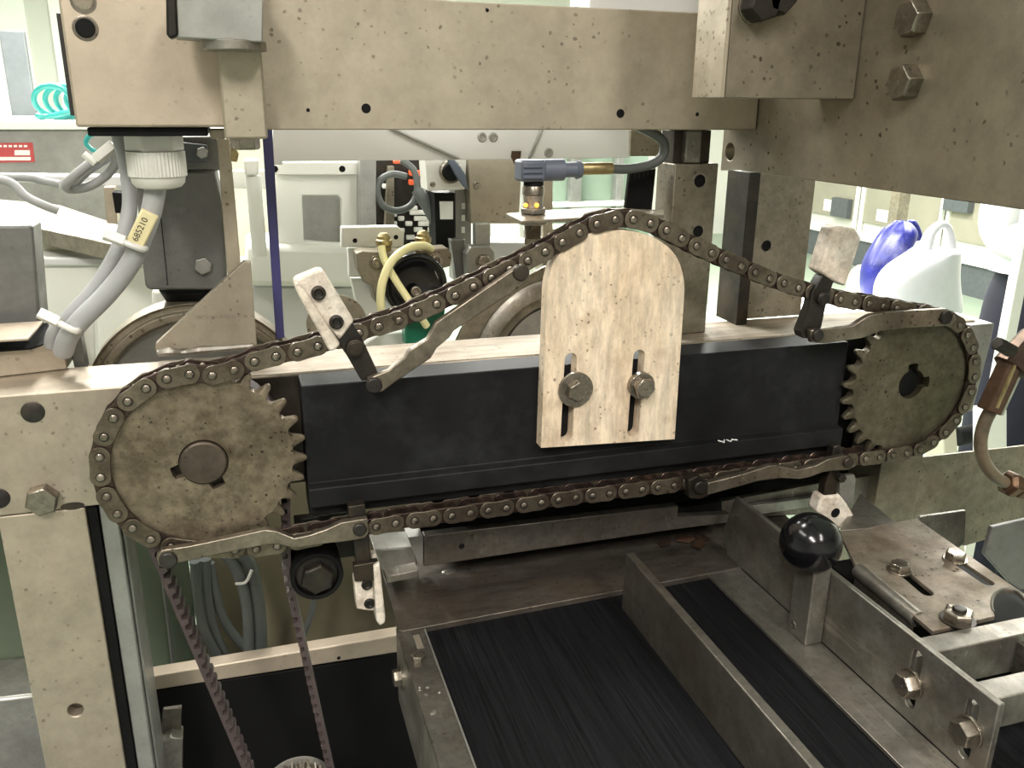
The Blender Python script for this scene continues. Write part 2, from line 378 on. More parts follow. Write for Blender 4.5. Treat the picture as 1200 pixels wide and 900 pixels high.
# cover on the right end
e = Y(1133, 372, 540)
obj('end_cap', G().prism([(560, 545, BZ-1), (583, 545, BZ-1), (583, 545, BZ-14), (577, 545, BZ-77), (560, 545, BZ-77)], (0, 52, 0)), M['alu'], bar, 1)
# post under the left end
po = thing('support_post', 'beige steel post standing under the left end of the side bar', 'post')
px = Y(1.5, 630, 553)[0]; px1 = Y(105, 630, 553)[0]
hc = Y(88.5, 832.5, 553)
obj('post_face', G().prism([(px, 553, BZ-77.5), (px1, 553, BZ-77.5), (px1, 553, -700), (px, 553, -700)], (0, 10, 0), [circ(hc, 5, n=20)]), M['bar'], po, .8)
obj('post_body', G().box(px+1, px1-1, 563.5, 600, -700, BZ-78), M['post'], po, .8)
obj('dark_gap_strip', G().box(px1+.5, px1+6, 556, 600, -700, BZ-79), M['rubber'], po, 0)  # narrow black strip in the gap beside the post
tag(obj('corner_extrusion', G().box(px1+6.5, px1+17, 559, 604, -700, BZ-79).box(px1+17.2, px1+19, 565, 604, -700, BZ-79), M['steelgrey'], None, .8), 'narrow grey aluminium extrusion beside the beige left post', 'extrusion')
# right leg behind right sprocket
o = obj('support_post', G().box(505, 548, 560, 600, -704, BZ-78), M['post'], None, 1); tag(o, 'dark steel leg under the right end of the side bar', 'post')
# top beam
BB = Y(600, 152.3, 553)[2]
tb = thing('cross_beam', 'long grey beige steel beam across the top with drilled holes', 'machine beam')
topz = 84
ex = 349
p_tl = Y(300, -40, 553)
obj('beam_body', G().prism([(10, 553, BB), (ex-.5, 553, BB), (ex-.5, 553, Y(850, 16, 553)[2]), Y(835, 15.5, 553), Y(530, 1, 553), Y(505, -1, 553), (10, 553, 80)], (0, 40, 0)), M['beam'], tb, .8)
for a, b, r in ((429, 127, 2.6), (727, 133, 2.6), (548, 167-40, 0), (571, 12, 1), (817, 134, 1.2), (361, 129, 1)):
    if r: hole(tb, Y(a, b, 553), r*1.1)
# small hardware seen over the beam
o = obj('upper_flange', G().box(240, 352, 600, 640, 60, 110), M['whitegrey'], None, 1); tag(o, 'pale steel flange showing above the right end of the top beam', 'bracket')
# left box on the beam
bx = thing('junction_housing', 'large beige steel housing at top left with two drilled holes', 'housing')
bl = Y(68, 0, 545); br = Y(260, 150, 545); bz = Y(86.7, 149, 545)[2]
xl = bl[0]; xr = Y(262, 100, 545)[0]
obj('housing_body', G().box(xl, xr, 545, 640, bz, 130), M['box'], bx, 1.5)
hole(bx, Y(100, 33, 545), 6.6, mat='bolt'); hole(bx, np.array(Y(100, 33, 545))-(0, .4, 0), 5, depth=3)
hole(bx, Y(97.5, 1, 545), 6.6, mat='bolt'); hole(bx, np.array(Y(97.5, 1, 545))-(0, .4, 0), 5, mat='post')
obj('gasket', G().box(Y(102, 152, 550)[0], Y(243, 152, 550)[0], 550, 630, bz-5, bz-.3), M['rubber'], bx, .8)
obj('side_strip', G().box(xl-2.5, xl-.2, 549, 600, bz+6, bz+58), M['pinhead'], bx, .3)
# clamp block
cb_ = thing('clamp_block', 'beige steel block hanging beside the housing with a hex nut under it', 'clamp')
x0 = Y(259.5, 120, 530)[0]; x1 = Y(311, 120, 530)[0]; z0 = Y(285, 163, 530)[2]
obj('block_body', G().box(x0, x1, 530, 560, z0, 130), M['beam'], cb_, 1.4)
c = Y(287, 163, 545); bolt(cb_, (c[0], 548, z0-.1), '-z', 15, 6.5, 0, rot=.4, mat='bolt', name='nut')
o2 = thing('guide_slider', 'smooth grey steel slider block at the very top left', 'slider')
pa = YY([(199, -20), (309, -20), (308, 50), (204, 44)], 505); obj('slider_body', G().prism(pa, (0, 22, 0)), M['steelgrey'], o2, .8)
pa = YY([(194, -20), (206, -20), (209, 42), (199, 46), (195, 40)], 503); obj('weld_bead', G().prism(pa, (0, 10, 0)), M['arm'], o2, 1.2)
c = Y(274, 53, 512); obj('collar', G().lathe((c[0], 512+8, c[2]-2.5), (0, 0, 1), [(14, 0), (17, 0), (17, 5), (14, 5.4), (1, 5.4)], 40), M['rail'], o2, .5)
# big side plate (runs in depth on the right)
bp_ = thing('side_plate', 'large stained olive steel side plate at upper right', 'machine plate')
PX = 349.3
zb = X(1000, 218, PX)[2]
zf = X(845, 200, PX)[2]
oc = X(855.5, 178, PX)
obj('plate_body', G().prism([(PX, 598, BB), (PX, 598, zf), (PX, 575, zb), (PX, 150, zb), (PX, 150, 260), (PX, 594, 260), (PX, 594, BB)], (12, 0, 0), [circ(oc, 6.3, 'x', 24)]), M['plate'], bp_, .6)
for a, b in ((1077, 22), (1067, 97)):
    bolt(bp_, X(a, b, PX), '-x', 17, 9, 0, rot=.2, marks='8.8')
# bolted front block
fb = thing('mounting_block', 'square oily steel block bolted at the top right with rust spots', 'mounting block')
obj('block_body', G().box(264, PX-.4, 453, 487, 3.1, 200), M['plate'], fb, .6)
obj('pale_side_face', G().box(261.5, 263.8, 453.5, 487, 3.3, 200), M['beam'], fb, .3)  # thin slab giving the block's left side a lighter steel
for a, b, r in ((884, 6, .3), (903, -2, .8)):
    bolt(fb, Y(a, b, 453), '-y', 17, 11, 10, rot=r, mat='arm', wmat='bolt')
# posts from bar to beam
def post2(label, px_, yb, w_, dep, holes_, name='upright_post', top=BB-1):
    t = thing(name, label, 'post'); xa, xb = px_
    g = G().prism([(xa, yb, BZ+.5), (xb, yb, BZ+.5), (xb, yb, top), (xa, yb, top)], (0, dep, 0), [])
    obj('post_body', g, M['post'], t, .8)
    for a, b, r in holes_: hole(t, Y(a, b, yb), r); obj('hole_rim', G().lathe(Y(a, b, yb), (0, -1, 0), [(r*1.25, .02), (r*1.25, .12), (r, .12), (r, .02)], 24, closed=True, cap=False), M['bolt'], t, 0)
    return t
xa = Y(785, 300, 575)[0]; xb = Y(830, 300, 575)[0]
tm = post2('grimy upright steel post right behind the white cam plate', (Y(786, 270, 575)[0], Y(836, 270, 575)[0]), 575, 50, 28, [(820, 212, 4.6), (818, 271, 4.2)], top=Y(800, 192, 575)[2])
z_ = Y(800, 192, 575)[2]
obj('top_cap', G().box(Y(792, 170, 577)[0], Y(835, 170, 577)[0], 580, 600, z_, BB-1), M['arm'], tm, .5)
obj('top_nut', G().box(Y(804, 170, 574)[0], Y(822, 170, 574)[0], 574, 584, z_+.5, BB-1), M['rail'], tm, 1)
ta = post2('wide olive steel upright post left of the white flag plate', (Y(870, 300, 606)[0], Y(946, 300, 606)[0]), 606, 50, 14, [(898, 288, 4.4), (927, 338, 4.4)], top=X(900, 200, PX)[2])
for ch in ta.children:
    pass
o = obj('post_side', G().box(Y(857, 300, 606)[0], Y(870, 300, 606)[0]-.3, 590, 622, BZ+.5, zf-1), M['arm'], ta, .5)

# ================================================================== black guide block and cam plate
gb = thing('guide_block', 'long black plastic guide block between the two sprockets', 'guide block')
yb = 525.0; zt = -168.2
zl = Y(500, 590-27, 518)[2]
lx0, lx1 = 27.0, Y(995, 399, yb)[0]
zf1 = Y(358.7, 574.7, 518)[2]; zf2 = Y(358.7, 597, 518)[2]
prof = [(551.4, zt), (yb, zt), (yb, zf1+1.2), (518, zf1), (518, zf2), (526, zf2-1), (526, zf2-9), (551.4, zf2-9)]
obj('block_body', G().prism([(lx0, a, b) for a, b in prof], (lx1-lx0, 0, 0)), M['black'], gb, .8)
obj('shade_filler', G().box(lx1+.3, lx1+38, 542, 552.4, -246, zt), M['rubber'], gb, .5)  # black block added in place of the shade behind the right sprocket
obj('lower_backing', G().box(Y(492, 600, 606)[0], 560, 606, 612, ZB+2, BZ-70), M['rubber'], gb, .5)
c = Y(855, 514.5, 518)
for k, (dx, dz, l, an) in enumerate([(-6, 1, 5, -.9), (-3.4, 1, 5, 1.1), (0, 1, 4, -1.2), (2.6, .8, 4.5, .9), (5.4, .5, 4, -.4)]):
    q = np.array([c[0]+dx, 519.5, zf1+.5]); v = np.array([math.cos(an), 0, 0])*l/2+np.array([0, .9, .1])*math.sin(an)*l/2
    obj('paint_mark', G().cyl(q-v, q+v, .45, n=6), M['paper'], gb, 0)
# cam plate: vertical slotted plate with round top
CY = 514.8; CT = yb-CY-.2
cp = thing('cam_plate', 'stained white plastic plate with a rounded top, slotted and bolted to the black block', 'cam plate')
out = [(634, 525), (641, 340), (643, 325), (649, 308), (660, 293), (674, 281), (693, 273), (718, 269.5), (742, 271), (763, 277), (780, 287), (792, 300), (799, 316), (802, 335), (801, 360), (790.7, 514.7)]
def slotpx(cx0, cy0, cx1, cy1, w, y):
    a = np.array(Y(cx0, cy0, y)); b = np.array(Y(cx1, cy1, y)); u = (b-a)/np.linalg.norm(b-a); n_ = np.array([u[2], 0, -u[0]]); r = w/2; o_ = []
    for k in range(9): t = PI*k/8; o_.append(a+r*(math.cos(t)*n_-math.sin(t)*u))
    for k in range(9): t = PI*k/8; o_.append(b+r*(-math.cos(t)*n_+math.sin(t)*u))
    return o_
cpts = YY(out, CY); cs = spline(cpts[1:-1], 4); cs = [cpts[0]]+cs+[cpts[-1]]
s1 = slotpx(669, 421, 664, 511, 8.6, CY); s2 = slotpx(749, 417, 742, 505, 8.6, CY)
obj('plate_body', G().prism(cs, (0, CT, 0), [s1, s2]), M['uhmw'], cp, .7)
bolt(cp, Y(674, 456, CY), '-y', 13, 5.5, 12.2, 2, rot=.5, marks='8.8')
bolt(cp, Y(749.5, 450.5, CY), '-y', 13, 6, 9.3, 4.5, rot=.9, marks='8.8')

# ================================================================== sprockets
NT = 28; RP = 12.7/(2*math.sin(PI/NT))
CLc = np.array([-.0653631, 0, -.406969])*512; CRc = np.array([.943039, 0, -.398487])*512
CHY = 520.4
def sprocket(name, label, c, a0, bore, keys, mat, shaft):
    t = thing(name, label, 'sprocket')
    tp = [(0, -4.3), (.11, -4.0), (.21, -2.4), (.29, .3), (.36, 2.8), (.43, 4.1), (.5, 4.4), (.57, 4.1), (.64, 2.8), (.71, .3), (.79, -2.4), (.89, -4.0)]
    def loop(y, f):
        L = []
        for k in range(NT):
            for fr, dr in tp:
                an = a0+2*PI*(k+fr)/NT; r = f(RP+dr); L.append(np.array([c[0]+r*math.cos(an), y, c[2]+r*math.sin(an)]))
        return L
    l0 = loop(CHY-3.5, lambda r: min(r, RP-3.6)); l1 = loop(CHY-1.7, lambda r: r); l2 = loop(CHY+1.7, lambda r: r); l3 = loop(CHY+3.5, lambda r: min(r, RP-3.6))
    hl = []
    for k in range(60):
        an = 2*PI*k/60; r = bore
        for ka in keys:
            dd = (an-ka+PI) % (2*PI)-PI
            if abs(dd) < 3.6/bore: r = bore+5
        hl.append(np.array([c[0]+r*math.cos(an), CHY-3.5, c[2]+r*math.sin(an)]))
    g = G(); g.loft([l0, l1, l2, l3], cap=False)
    # front and back faces with bore
    for L, yy in ((l0, CHY-3.5), (l3, CHY+3.5)):
        bm = bmesh.new()
        for LL in (L, [np.array([p[0], yy, p[2]]) for p in hl]):
            vs = [bm.verts.new(tuple(p)) for p in LL]
            for i in range(len(vs)): bm.edges.new((vs[i], vs[(i+1) % len(vs)]))
        bmesh.ops.triangle_fill(bm, edges=bm.edges[:], use_beauty=True); bm.verts.index_update()
        g.add([tuple(v.co) for v in bm.verts], [tuple(v.index for v in f.verts) for f in bm.faces]); bm.free()
    g.loft([hl, [p+np.array([0, 7, 0]) for p in hl]], cap=False)
    # merge doubles
    o = obj('sprocket_disc', g, M[mat], t, 0, 25)
    bm = bmesh.new(); bm.from_mesh(o.data); bmesh.ops.remove_doubles(bm, verts=bm.verts[:], dist=1e-6); bmesh.ops.recalc_face_normals(bm, faces=bm.faces[:]); bm.to_mesh(o.data); bm.free()
    for p in o.data.polygons: p.use_smooth = False
    b = o.modifiers.new('bevel', 'BEVEL'); b.width = .0003; b.segments = 1; b.limit_method = 'ANGLE'; b.angle_limit = math.radians(40)
    s = G().lathe((c[0], 0, c[2]), (0, 1, 0), [(bore-1.6, shaft), (bore-.5, shaft+.9), (bore-.5, CHY+32.4)], 40); obj('shaft', s, M['shaft'] if shaft < CHY-2 else M['rubber'], t, .2)
    obj('hub', G().lathe((c[0], 0, c[2]), (0, 1, 0), [(bore, CHY+3.6), (bore+9, CHY+3.6), (bore+9, CHY+10), (bore, CHY+10)], 40, closed=True, cap=False), M['arm'], t, .5)
    return t
ang0 = math.atan2(Y(120.6, 512.2, 512)[2]-CLc[2], Y(120.6, 512.2, 512)[0]-CLc[0])
# ================================================================== chain path (pin centres, in the plane of the chain)
top = [(222.6, 437.9), (249.5, 433.3), (276, 430), (301.5, 423.6), (327.6, 417.6), (353, 412.2), (400, 398), (452, 381), (477.3, 373.3), (498, 362.8), (520.4, 353.7), (541.3, 343.8), (585, 322.5), (629.4, 301.3),
       (649, 290.5), (669.8, 279.3), (690, 268), (710.7, 259.7), (731.7, 257.3), (752.5, 259.2), (771.5, 265.6), (789.6, 274.1), (806.1, 283.2), (823.2, 291.5), (840.5, 299.5), (857.3, 307), (873.3, 314), (890.4, 321.3), (904.4, 327.3), (922.7, 333.3), (937.8, 338.2), (988.8, 352), (1021.3, 356.8), (1053.9, 362.1)]
bot = [(1036, 536), (1019.2, 538), (990, 542), (960, 546), (920, 551.5), (880, 557), (840, 562.5), (793.3, 569.4), (757.3, 574.1), (719.5, 578.7), (681.3, 583.6), (640.8, 589.1), (600.6, 595.3), (558, 601.3), (516.5, 607.5), (471.5, 613.2), (448.8, 617.2), (421, 622.5), (360, 634), (300, 645)]
def P2(a, b): p = Y(a, b, 512); return np.array([p[0], p[2]])
path = []
c2 = np.array([CLc[0], CLc[2]]); c3 = np.array([CRc[0], CRc[2]])
path += [P2(*p) for p in top[3:]]
ar = [math.radians(a) for a in (88, 74, 60, 46, 32, 18, 4, -10, -24, -38, -52, -66, -80)]
path += [c3+RP*.99*np.array([math.cos(a), math.sin(a)]) for a in ar]
path += [P2(*p) for p in bot]
ar = [math.radians(a) for a in (-96, -110, -124, -138, -152, -166, 180, 166, 152, 138, 124, 110, 98, 86, 75)]
path += [c2+RP*np.array([math.cos(a), math.sin(a)]) for a in ar]
pp = spline([np.array([p[0], 0, p[1]]) for p in path], 10, True)
pp = np.array([[p[0], p[2]] for p in pp])
seg = np.linalg.norm(np.diff(np.vstack([pp, pp[:1]]), axis=0), axis=1); cum = np.concatenate([[0], np.cumsum(seg)]); TOT = cum[-1]
NL = int(round(TOT/12.7/2))*2
ppc = np.vstack([pp, pp[:1]])
def at(s): s = s % TOT; return np.array([np.interp(s, cum, ppc[:, 0]), np.interp(s, cum, ppc[:, 1])])
st = P2(115.2, 535.6); i0 = np.argmin(np.linalg.norm(pp-st, axis=1)); s0 = cum[i0]
pins = [at(s0+TOT*k/NL) for k in range(NL)]
print('chain links', NL, 'pitch', TOT/NL)
PIT = TOT/NL
ch = thing('roller_chain', 'oily roller chain looped around both sprockets and over the cam plate', 'chain')
def plate8(y0, y1, hr, wst, pit):
    L = []
    for k in range(13): t = PI/2+PI*k/12; L.append((-pit/2+hr*math.cos(t), hr*math.sin(t)))
    L += [(-pit*.2, -wst*1.02), (0, -wst), (pit*.2, -wst*1.02)]
    for k in range(13): t = -PI/2+PI*k/12; L.append((pit/2+hr*math.cos(t), hr*math.sin(t)))
    L += [(pit*.2, wst*1.02), (0, wst), (-pit*.2, wst*1.02)]
    return [(x, y0, z) for x, z in L], (0, y1-y0, 0)
def linkmesh(kind):
    g = G()
    if kind == 'outer':
        for y0, y1 in ((-7.4, -5.9), (5.9, 7.4)): g.prism(*plate8(y0, y1, 5.9, 5.6, PIT))
    else:
        for y0, y1 in ((-5.5, -4.0), (4.0, 5.5)): g.prism(*plate8(y0, y1, 5.7, 5.3, PIT))
        for s in (-1, 1): g.cyl((s*PIT/2, -4.1, 0), (s*PIT/2, 4.1, 0), 4.25, n=16)
    return g
lo = obj('outer_link', linkmesh('outer'), M['chain'], ch, .3, org=(0, 0, 0)); li = obj('inner_link', linkmesh('inner'), M['chain_in'], ch, .3, org=(0, 0, 0))
me_ = lo.data; me_.materials.append(M['arm'])
bm = bmesh.new(); bm.from_mesh(me_)
for s in (-1, 1):
    vs = [bm.verts.new(((s*PIT/2+r_*math.cos(2*PI*k/16))/1000, (-7.46)/1000, r_*math.sin(2*PI*k/16)/1000)) for r_ in (2.95, 2.2) for k in range(16)]
    for k in range(16):
        f = bm.faces.new((vs[k], vs[(k+1) % 16], vs[16+(k+1) % 16], vs[16+k])); f.material_index = 1
bm.to_mesh(me_); bm.free()
lo.modifiers['bevel'].segments = 1; li.modifiers['bevel'].segments = 1
pn = obj('pin', G().lathe((0, 0, 0), (0, 1, 0), [(1.3, -8.5), (2.2, -8.0), (2.3, 8.0), (1.6, 8.4)], 14), M['pin'], lo, 0, org=(0, 0, 0))
for k in range(NL):
    a, b = pins[k-1], pins[k]; mid = (a+b)/2; an = math.atan2(b[1]-a[1], b[0]-a[0])
    src = lo if k % 2 == 0 else li
    o = src if k < 2 else src.copy()
    if k >= 2: COL.objects.link(o); o.parent = ch
    WL[o] = np.array([mid[0], CHY, mid[1]]); o.rotation_euler = (0, -an, 0)
    if k % 2 == 0:
        for s in (-1, 1):
            q = pn if (k == 0 and s == -1) else pn.copy()
            if not (k == 0 and s == -1): COL.objects.link(q)
            q.parent = o; WL[q] = None; q.location = (s*PIT/2/1000, 0, 0)
# sprocket tooth phase from nearest pins: pins sit in gaps
def phase(c): 
    d = [abs(np.linalg.norm(p-np.array([c[0], c[2]]))-RP) for p in pins]
    cand = [p for p in pins if np.linalg.norm(p-np.array([c[0], c[2]])) < RP+1.2]
    s = sum(np.exp(1j*NT*math.atan2(p[1]-c[2], p[0]-c[0])) for p in cand)
    return np.angle(s)/NT
sprocket('left_sprocket', 'large oil stained sprocket at the left end with the brown round shaft', CLc, phase(CLc), 14.2, [math.radians(199), math.radians(-68)], 'sprocket', CHY-6.5)
sprocket('right_sprocket', 'smaller looking dark spotted sprocket at the right end of the chain', CRc, phase(CRc), 11.6, [math.radians(92), math.radians(4)], 'sprocket2', CHY+1)
for o in bpy.data.objects:
    if o.name.startswith(('left_sprocket', 'right_sprocket')): o.name = 'sprocket'

# ================================================================== pusher levers
def lever(label, barpx, pinspx, armpx, headfn, bary=504.5, thick=5):
    t = thing('pusher_lever', label, 'pusher lever', 'pusher levers pinned to the chain')
    obj('lever_bar', G().prism(YY(barpx, bary), (0, thick, 0)), M['lever'], t, .7)
    for a, b, r in pinspx:
        c = Y(a, b, bary-2.2)
        obj('pivot_pin', G().lathe((c[0], 0, c[2]), (0, 1, 0), [(r-.6, bary-2.2), (r, bary-1.4), (r, bary+.5), (r*.7, bary+.6), (r*.7, bary+9)], 24), M['pinhead'], t, .3)
    for k, (poly, y0, th) in enumerate(armpx):
        obj('arm', G().prism(YY(poly, y0), (0, th, 0)), M['arm'], t, .6)
    headfn(t)
    return t
def head_a(t):
    h = obj('white_head', G().prism(YY([(344, 333), (346, 328), (372, 317), (378, 317), (382, 322), (415, 376), (408, 386), (398, 399)], 509), (0, 13, 0)), M['head'], t, 1.2)
    obj('edge_strip', G().prism(YY([(344, 334), (348, 331), (358, 341), (399, 404), (392, 411), (386, 412), (352, 350)], 503), (0, 6, 0)), M['head'], t, 1.2)
    for a, b in ((373, 343), (394, 377)): bolt(t, Y(a, b, 509), '-y', 8.5, 3, 0, mat='arm', name='screw', socket=True)
lever('long pusher lever crossing the black block, its white head beside the navy strip',
      [(431, 444), (440, 440), (456, 434), (462, 428), (474, 420), (478, 412), (490, 404), (500, 398), (506, 388), (511, 378), (600, 316.7), (606, 312), (614, 311), (620, 317), (621, 328), (615, 333), (532, 388), (527, 396), (512, 408), (505, 420), (490, 430), (466, 446), (458, 452), (449, 459), (438, 462), (431, 457)],
      [(438.7, 452.5, 5), (611.5, 320, 5.2)],
      [([(386, 384), (412, 376), (427, 402), (440, 430), (445, 441), (424, 447), (406, 416), (392, 396)], 510, 10)], head_a)
def pv(t, a, b, r, y0, y1, nm='pivot_pin', mat='arm'):
    c = Y(a, b, y0); obj(nm, G().lathe((c[0], 0, c[2]), (0, 1, 0), [(r*.7, y0-.3), (r*.75, y0), (r*.72, y0+.4), (r-.5, y0+.5), (r, y0+1), (r, y1)], 24), M[mat], t, .2)
L0 = [o for o in COL.objects if o.get('category') == 'pusher lever'][-1]; pv(L0, 417, 409, 5.6, 506, 515)
def head_b(t):
    obj('white_head', G().prism(YY([(976, 268), (982, 265), (1002, 267), (1010, 279), (999, 313), (991, 336), (976, 329), (960, 318)], 508), (0, 14, 0)), M['head'], t, 1.6)
lever('pusher lever above the right sprocket with a tilted white head', 
      [(950, 387), (986, 383.5), (1000, 382), (1010, 375), (1021, 369), (1040, 366), (1110, 362), (1119, 366), (1121, 375), (1114, 382), (1066, 384), (1032, 388), (1020, 393), (1010, 396.5), (985, 400), (968, 402.5), (951, 401.5)],
      [(960, 393.5, 4.6), (1110.5, 372.5, 5.4)],
      [([(964, 323), (978, 328), (972, 345), (968, 359), (963, 382), (955, 398), (940, 396), (938, 389), (950, 358), (952, 343)], 509.8, 9)], head_b)
L0 = [o for o in COL.objects if o.get('category') == 'pusher lever'][-1]; pv(L0, 966.7, 350.7, 5, 506, 514)
def head_c(t):
    h = obj('white_head', G().prism(YY([(415, 681), (437, 676), (440, 716), (432, 716), (418, 714)], 509), (0, 12, 0)), M['head'], t, 1)
    obj('edge_strip', G().prism(YY([(438, 664), (445, 660), (452, 724), (451, 731), (445, 734), (441, 728)], 503), (0, 22, 0)), M['head'], t, 1.2)
    for a, b in ((430, 685), (433, 707)): bolt(t, Y(a, b, 509), '-y', 7.5, 1.5, 0, mat='arm', name='screw', socket=True)
lever('pusher lever under the left sprocket with a hanging white head',
      [(183, 651), (190, 645), (222, 640), (270, 630), (310, 621), (324, 622.5), (345, 631), (362, 627.5), (384, 620), (400, 612.5), (431, 607.5), (432.5, 625), (428, 631), (409, 634.5), (380, 637.5), (345.3, 643), (330, 639), (316, 638), (290, 643), (250, 651), (207, 661), (195, 668), (186, 663)],
      [(197, 658, 5.3), (422, 622, 4.4)],
      [([(408, 594), (428, 591), (429, 607), (433, 631), (434, 657), (417, 660), (414, 631), (409, 609)], 510, 9), ([(414, 663), (444, 658), (444, 676), (438, 681), (416, 682)], 506, 6)], head_c)
def head_d(t):
    a = Y(968, 583, 512); 
    g = G().prism(YY([(964, 582), (985, 580), (994, 592), (1003, 607), (999, 617), (984, 621), (975, 614), (957, 600)], 509), (0, 13, 0))
    obj('white_head', g, M['head'], t, 2)
    obj('backing_plate', G().prism(YY([(984, 558), (1001, 556), (1003, 561), (1000, 590), (990, 592), (984, 578)], 523), (0, 4, 0)), M['alu'], t, .4)
    c = Y(979, 601, 508.9); hole(t, c, 4, name='screw_hole')
lever('pusher lever under the right end of the black block with a dirty tapered head',
      [(830, 566), (870, 556), (903, 545.5), (912, 545.5), (935, 551), (957, 545.5), (970, 538.5), (990, 534), (1001, 536), (1003, 546), (994, 551), (975, 552), (963, 554), (950, 559), (937, 561.5), (916, 560.5), (889, 564), (860, 572), (829, 580.5)],
      [(996, 543, 4.6), (822, 572, 5)],
      [([(807, 563), (817, 558), (829, 563), (831, 581), (821, 585), (808, 584)], 507, 8), ([(977, 524), (985, 521), (989, 531), (984, 549), (982, 569), (980, 585), (965, 585), (967, 568), (974, 549)], 511, 8)], head_d)
L0 = [o for o in COL.objects if o.get('category') == 'pusher lever'][-1]
bolt(L0, Y(984, 559, 509), '-y', 6.5, 4, 0, mat='arm', name='nut')

# ================================================================== toothed belt drive
YB0, YB1 = 530.0, 547.0
def xz(a, b, y=YB0): p = Y(a, b, y); return np.array([p[0], p[2]])
l1, l2 = xz(177, 652), xz(283, 900); u = (l2-l1)/np.linalg.norm(l2-l1); nl = np.array([-u[1], u[0]])
def dist(p): return abs((p-l1)@np.array([u[1], -u[0]]))
cU = np.array([CLc[0], CLc[2]]); cLo = xz(352, 940); rU, rL = dist(cU), dist(cLo)
cI = xz(372, 675, 522); rI = 17.5
print('belt radii', rU, rL)
def tangent(c1, r1, c2_, r2):
    d = c2_-c1; D = np.linalg.norm(d); th = math.atan2(d[1], d[0]); n_ = th-math.acos((r1-r2)/D); n_ = np.array([math.cos(n_), math.sin(n_)])
    return c1+r1*n_, c2_+r2*n_
rU = min(rU, 54)
CC = [(cU, rU), (cLo, rL), (cI+np.array([1, 0]), -rI)]
bp = []
for i in range(3):
    (c0, r0), (c1_, r1_), (c2_, r2_) = CC[i-1], CC[i], CC[(i+1) % 3]
    _, pin_ = tangent(c0, r0, c1_, r1_); pout, _ = tangent(c1_, r1_, c2_, r2_)
    a0 = math.atan2(*(pin_-c1_)[::-1]); a1 = math.atan2(*(pout-c1_)[::-1])
    if r1_ > 0:
        while a1 < a0: a1 += 2*PI
    else:
        while a1 > a0: a1 -= 2*PI
    nn = max(3, int(abs(a1-a0)/.12))
    bp += [c1_+abs(r1_)*np.array([math.cos(a), math.sin(a)]) for a in np.linspace(a0, a1, nn)]
bp = np.array(bp); sg = np.linalg.norm(np.diff(np.vstack([bp, bp[:1]]), axis=0), axis=1); cm = np.concatenate([[0], np.cumsum(sg)]); TB = cm[-1]; bpc = np.vstack([bp, bp[:1]])
nb = int(TB/8); 
g = G(); loops = []
step = TB/(nb*8)
for k in range(nb*8):
    s = k*step; p = np.array([np.interp(s, cm, bpc[:, 0]), np.interp(s, cm, bpc[:, 1])]); q = np.array([np.interp((s+.5) % TB, cm, bpc[:, 0]), np.interp((s+.5) % TB, cm, bpc[:, 1])])
    t_ = (q-p)/np.linalg.norm(q-p); n_ = np.array([-t_[1], t_[0]])   # inward for ccw
    th = 5.2 if k % 8 in (0, 1, 2, 3) else 2.0
    a = p; b = p+n_*th
    loops.append([(a[0], YB0, a[1]), (b[0], YB0, b[1]), (b[0], YB1, b[1]), (a[0], YB1, a[1])])
g.loft(loops, closed=True)
tag(obj('toothed_belt', g, M['toothed'], None, 0, 20), 'brown toothed rubber drive belt hanging below the left sprocket', 'drive belt')
idl = thing('idler_roller', 'black idler roller with hexagonal centre bolt below the chain', 'idler roller')
ic = Y(372, 677, 520)
obj('roller_shell', G().lathe((ic[0], 0, ic[2]), (0, 1, 0), [(14.2, 521), (16.6, 520.5), (17.3, 522), (17.3, 549), (14, 549), (14, 524)], 40, cap=False, closed=True), M['rubber'], idl, .3)
obj('roller_ring', G().lathe((ic[0], 0, ic[2]), (0, 1, 0), [(16.9, 549.3), (18, 549.5), (18, 552), (10, 552), (.2, 549.3)], 40), M['bolt'], idl, .3)
obj('roller_core', G().lathe((ic[0], 0, ic[2]), (0, 1, 0), [(6, 523), (13.9, 524.5), (13.9, 548.5), (.2, 548.5)], 40), M['arm'], idl, .3)
bolt(idl, (ic[0], 523, ic[2]), '-y', 19, 7, 0, rot=.3, mat='arm')
obj('roller_bracket', G().box(ic[0]-11, ic[0]+36, 552.4, 560, ic[2]-6, ic[2]+28), M['arm'], idl, .5)
lp = thing('drive_pulley', 'silver toothed pulley at the bottom edge inside the belt', 'pulley')
g = G(); L = []
for k in range(96):
    an = 2*PI*k/96; r = rL-5.3-(3.2 if k % 4 in (0, 1) else 0); L.append(np.array([cLo[0]+r*math.cos(an), YB0-2, cLo[1]+r*math.sin(an)]))
g.loft([L, [p+np.array([0, 19, 0]) for p in L]]); obj('pulley_teeth', g, M['bolt'], lp, .2)
for y0 in (YB0-4.2, YB1+.6): obj('flange', G().lathe((cLo[0], 0, cLo[1]), (0, 1, 0), [(rL-4.8, y0), (rL-3, y0+.8), (rL-4.8, y0+1.8)], 48), M['alu'], lp, 0)
uppl = obj('drive_pulley', G().lathe((CLc[0], 0, CLc[2]), (0, 1, 0), [(15, YB0+.5), (rU-5.6, YB0+.5), (rU-5.6, YB1-.5), (15, YB1-.5)], 48, closed=True, cap=False), M['arm'], None, .3)
tag(uppl, 'dark pulley hidden behind the left sprocket carrying the toothed belt', 'pulley')

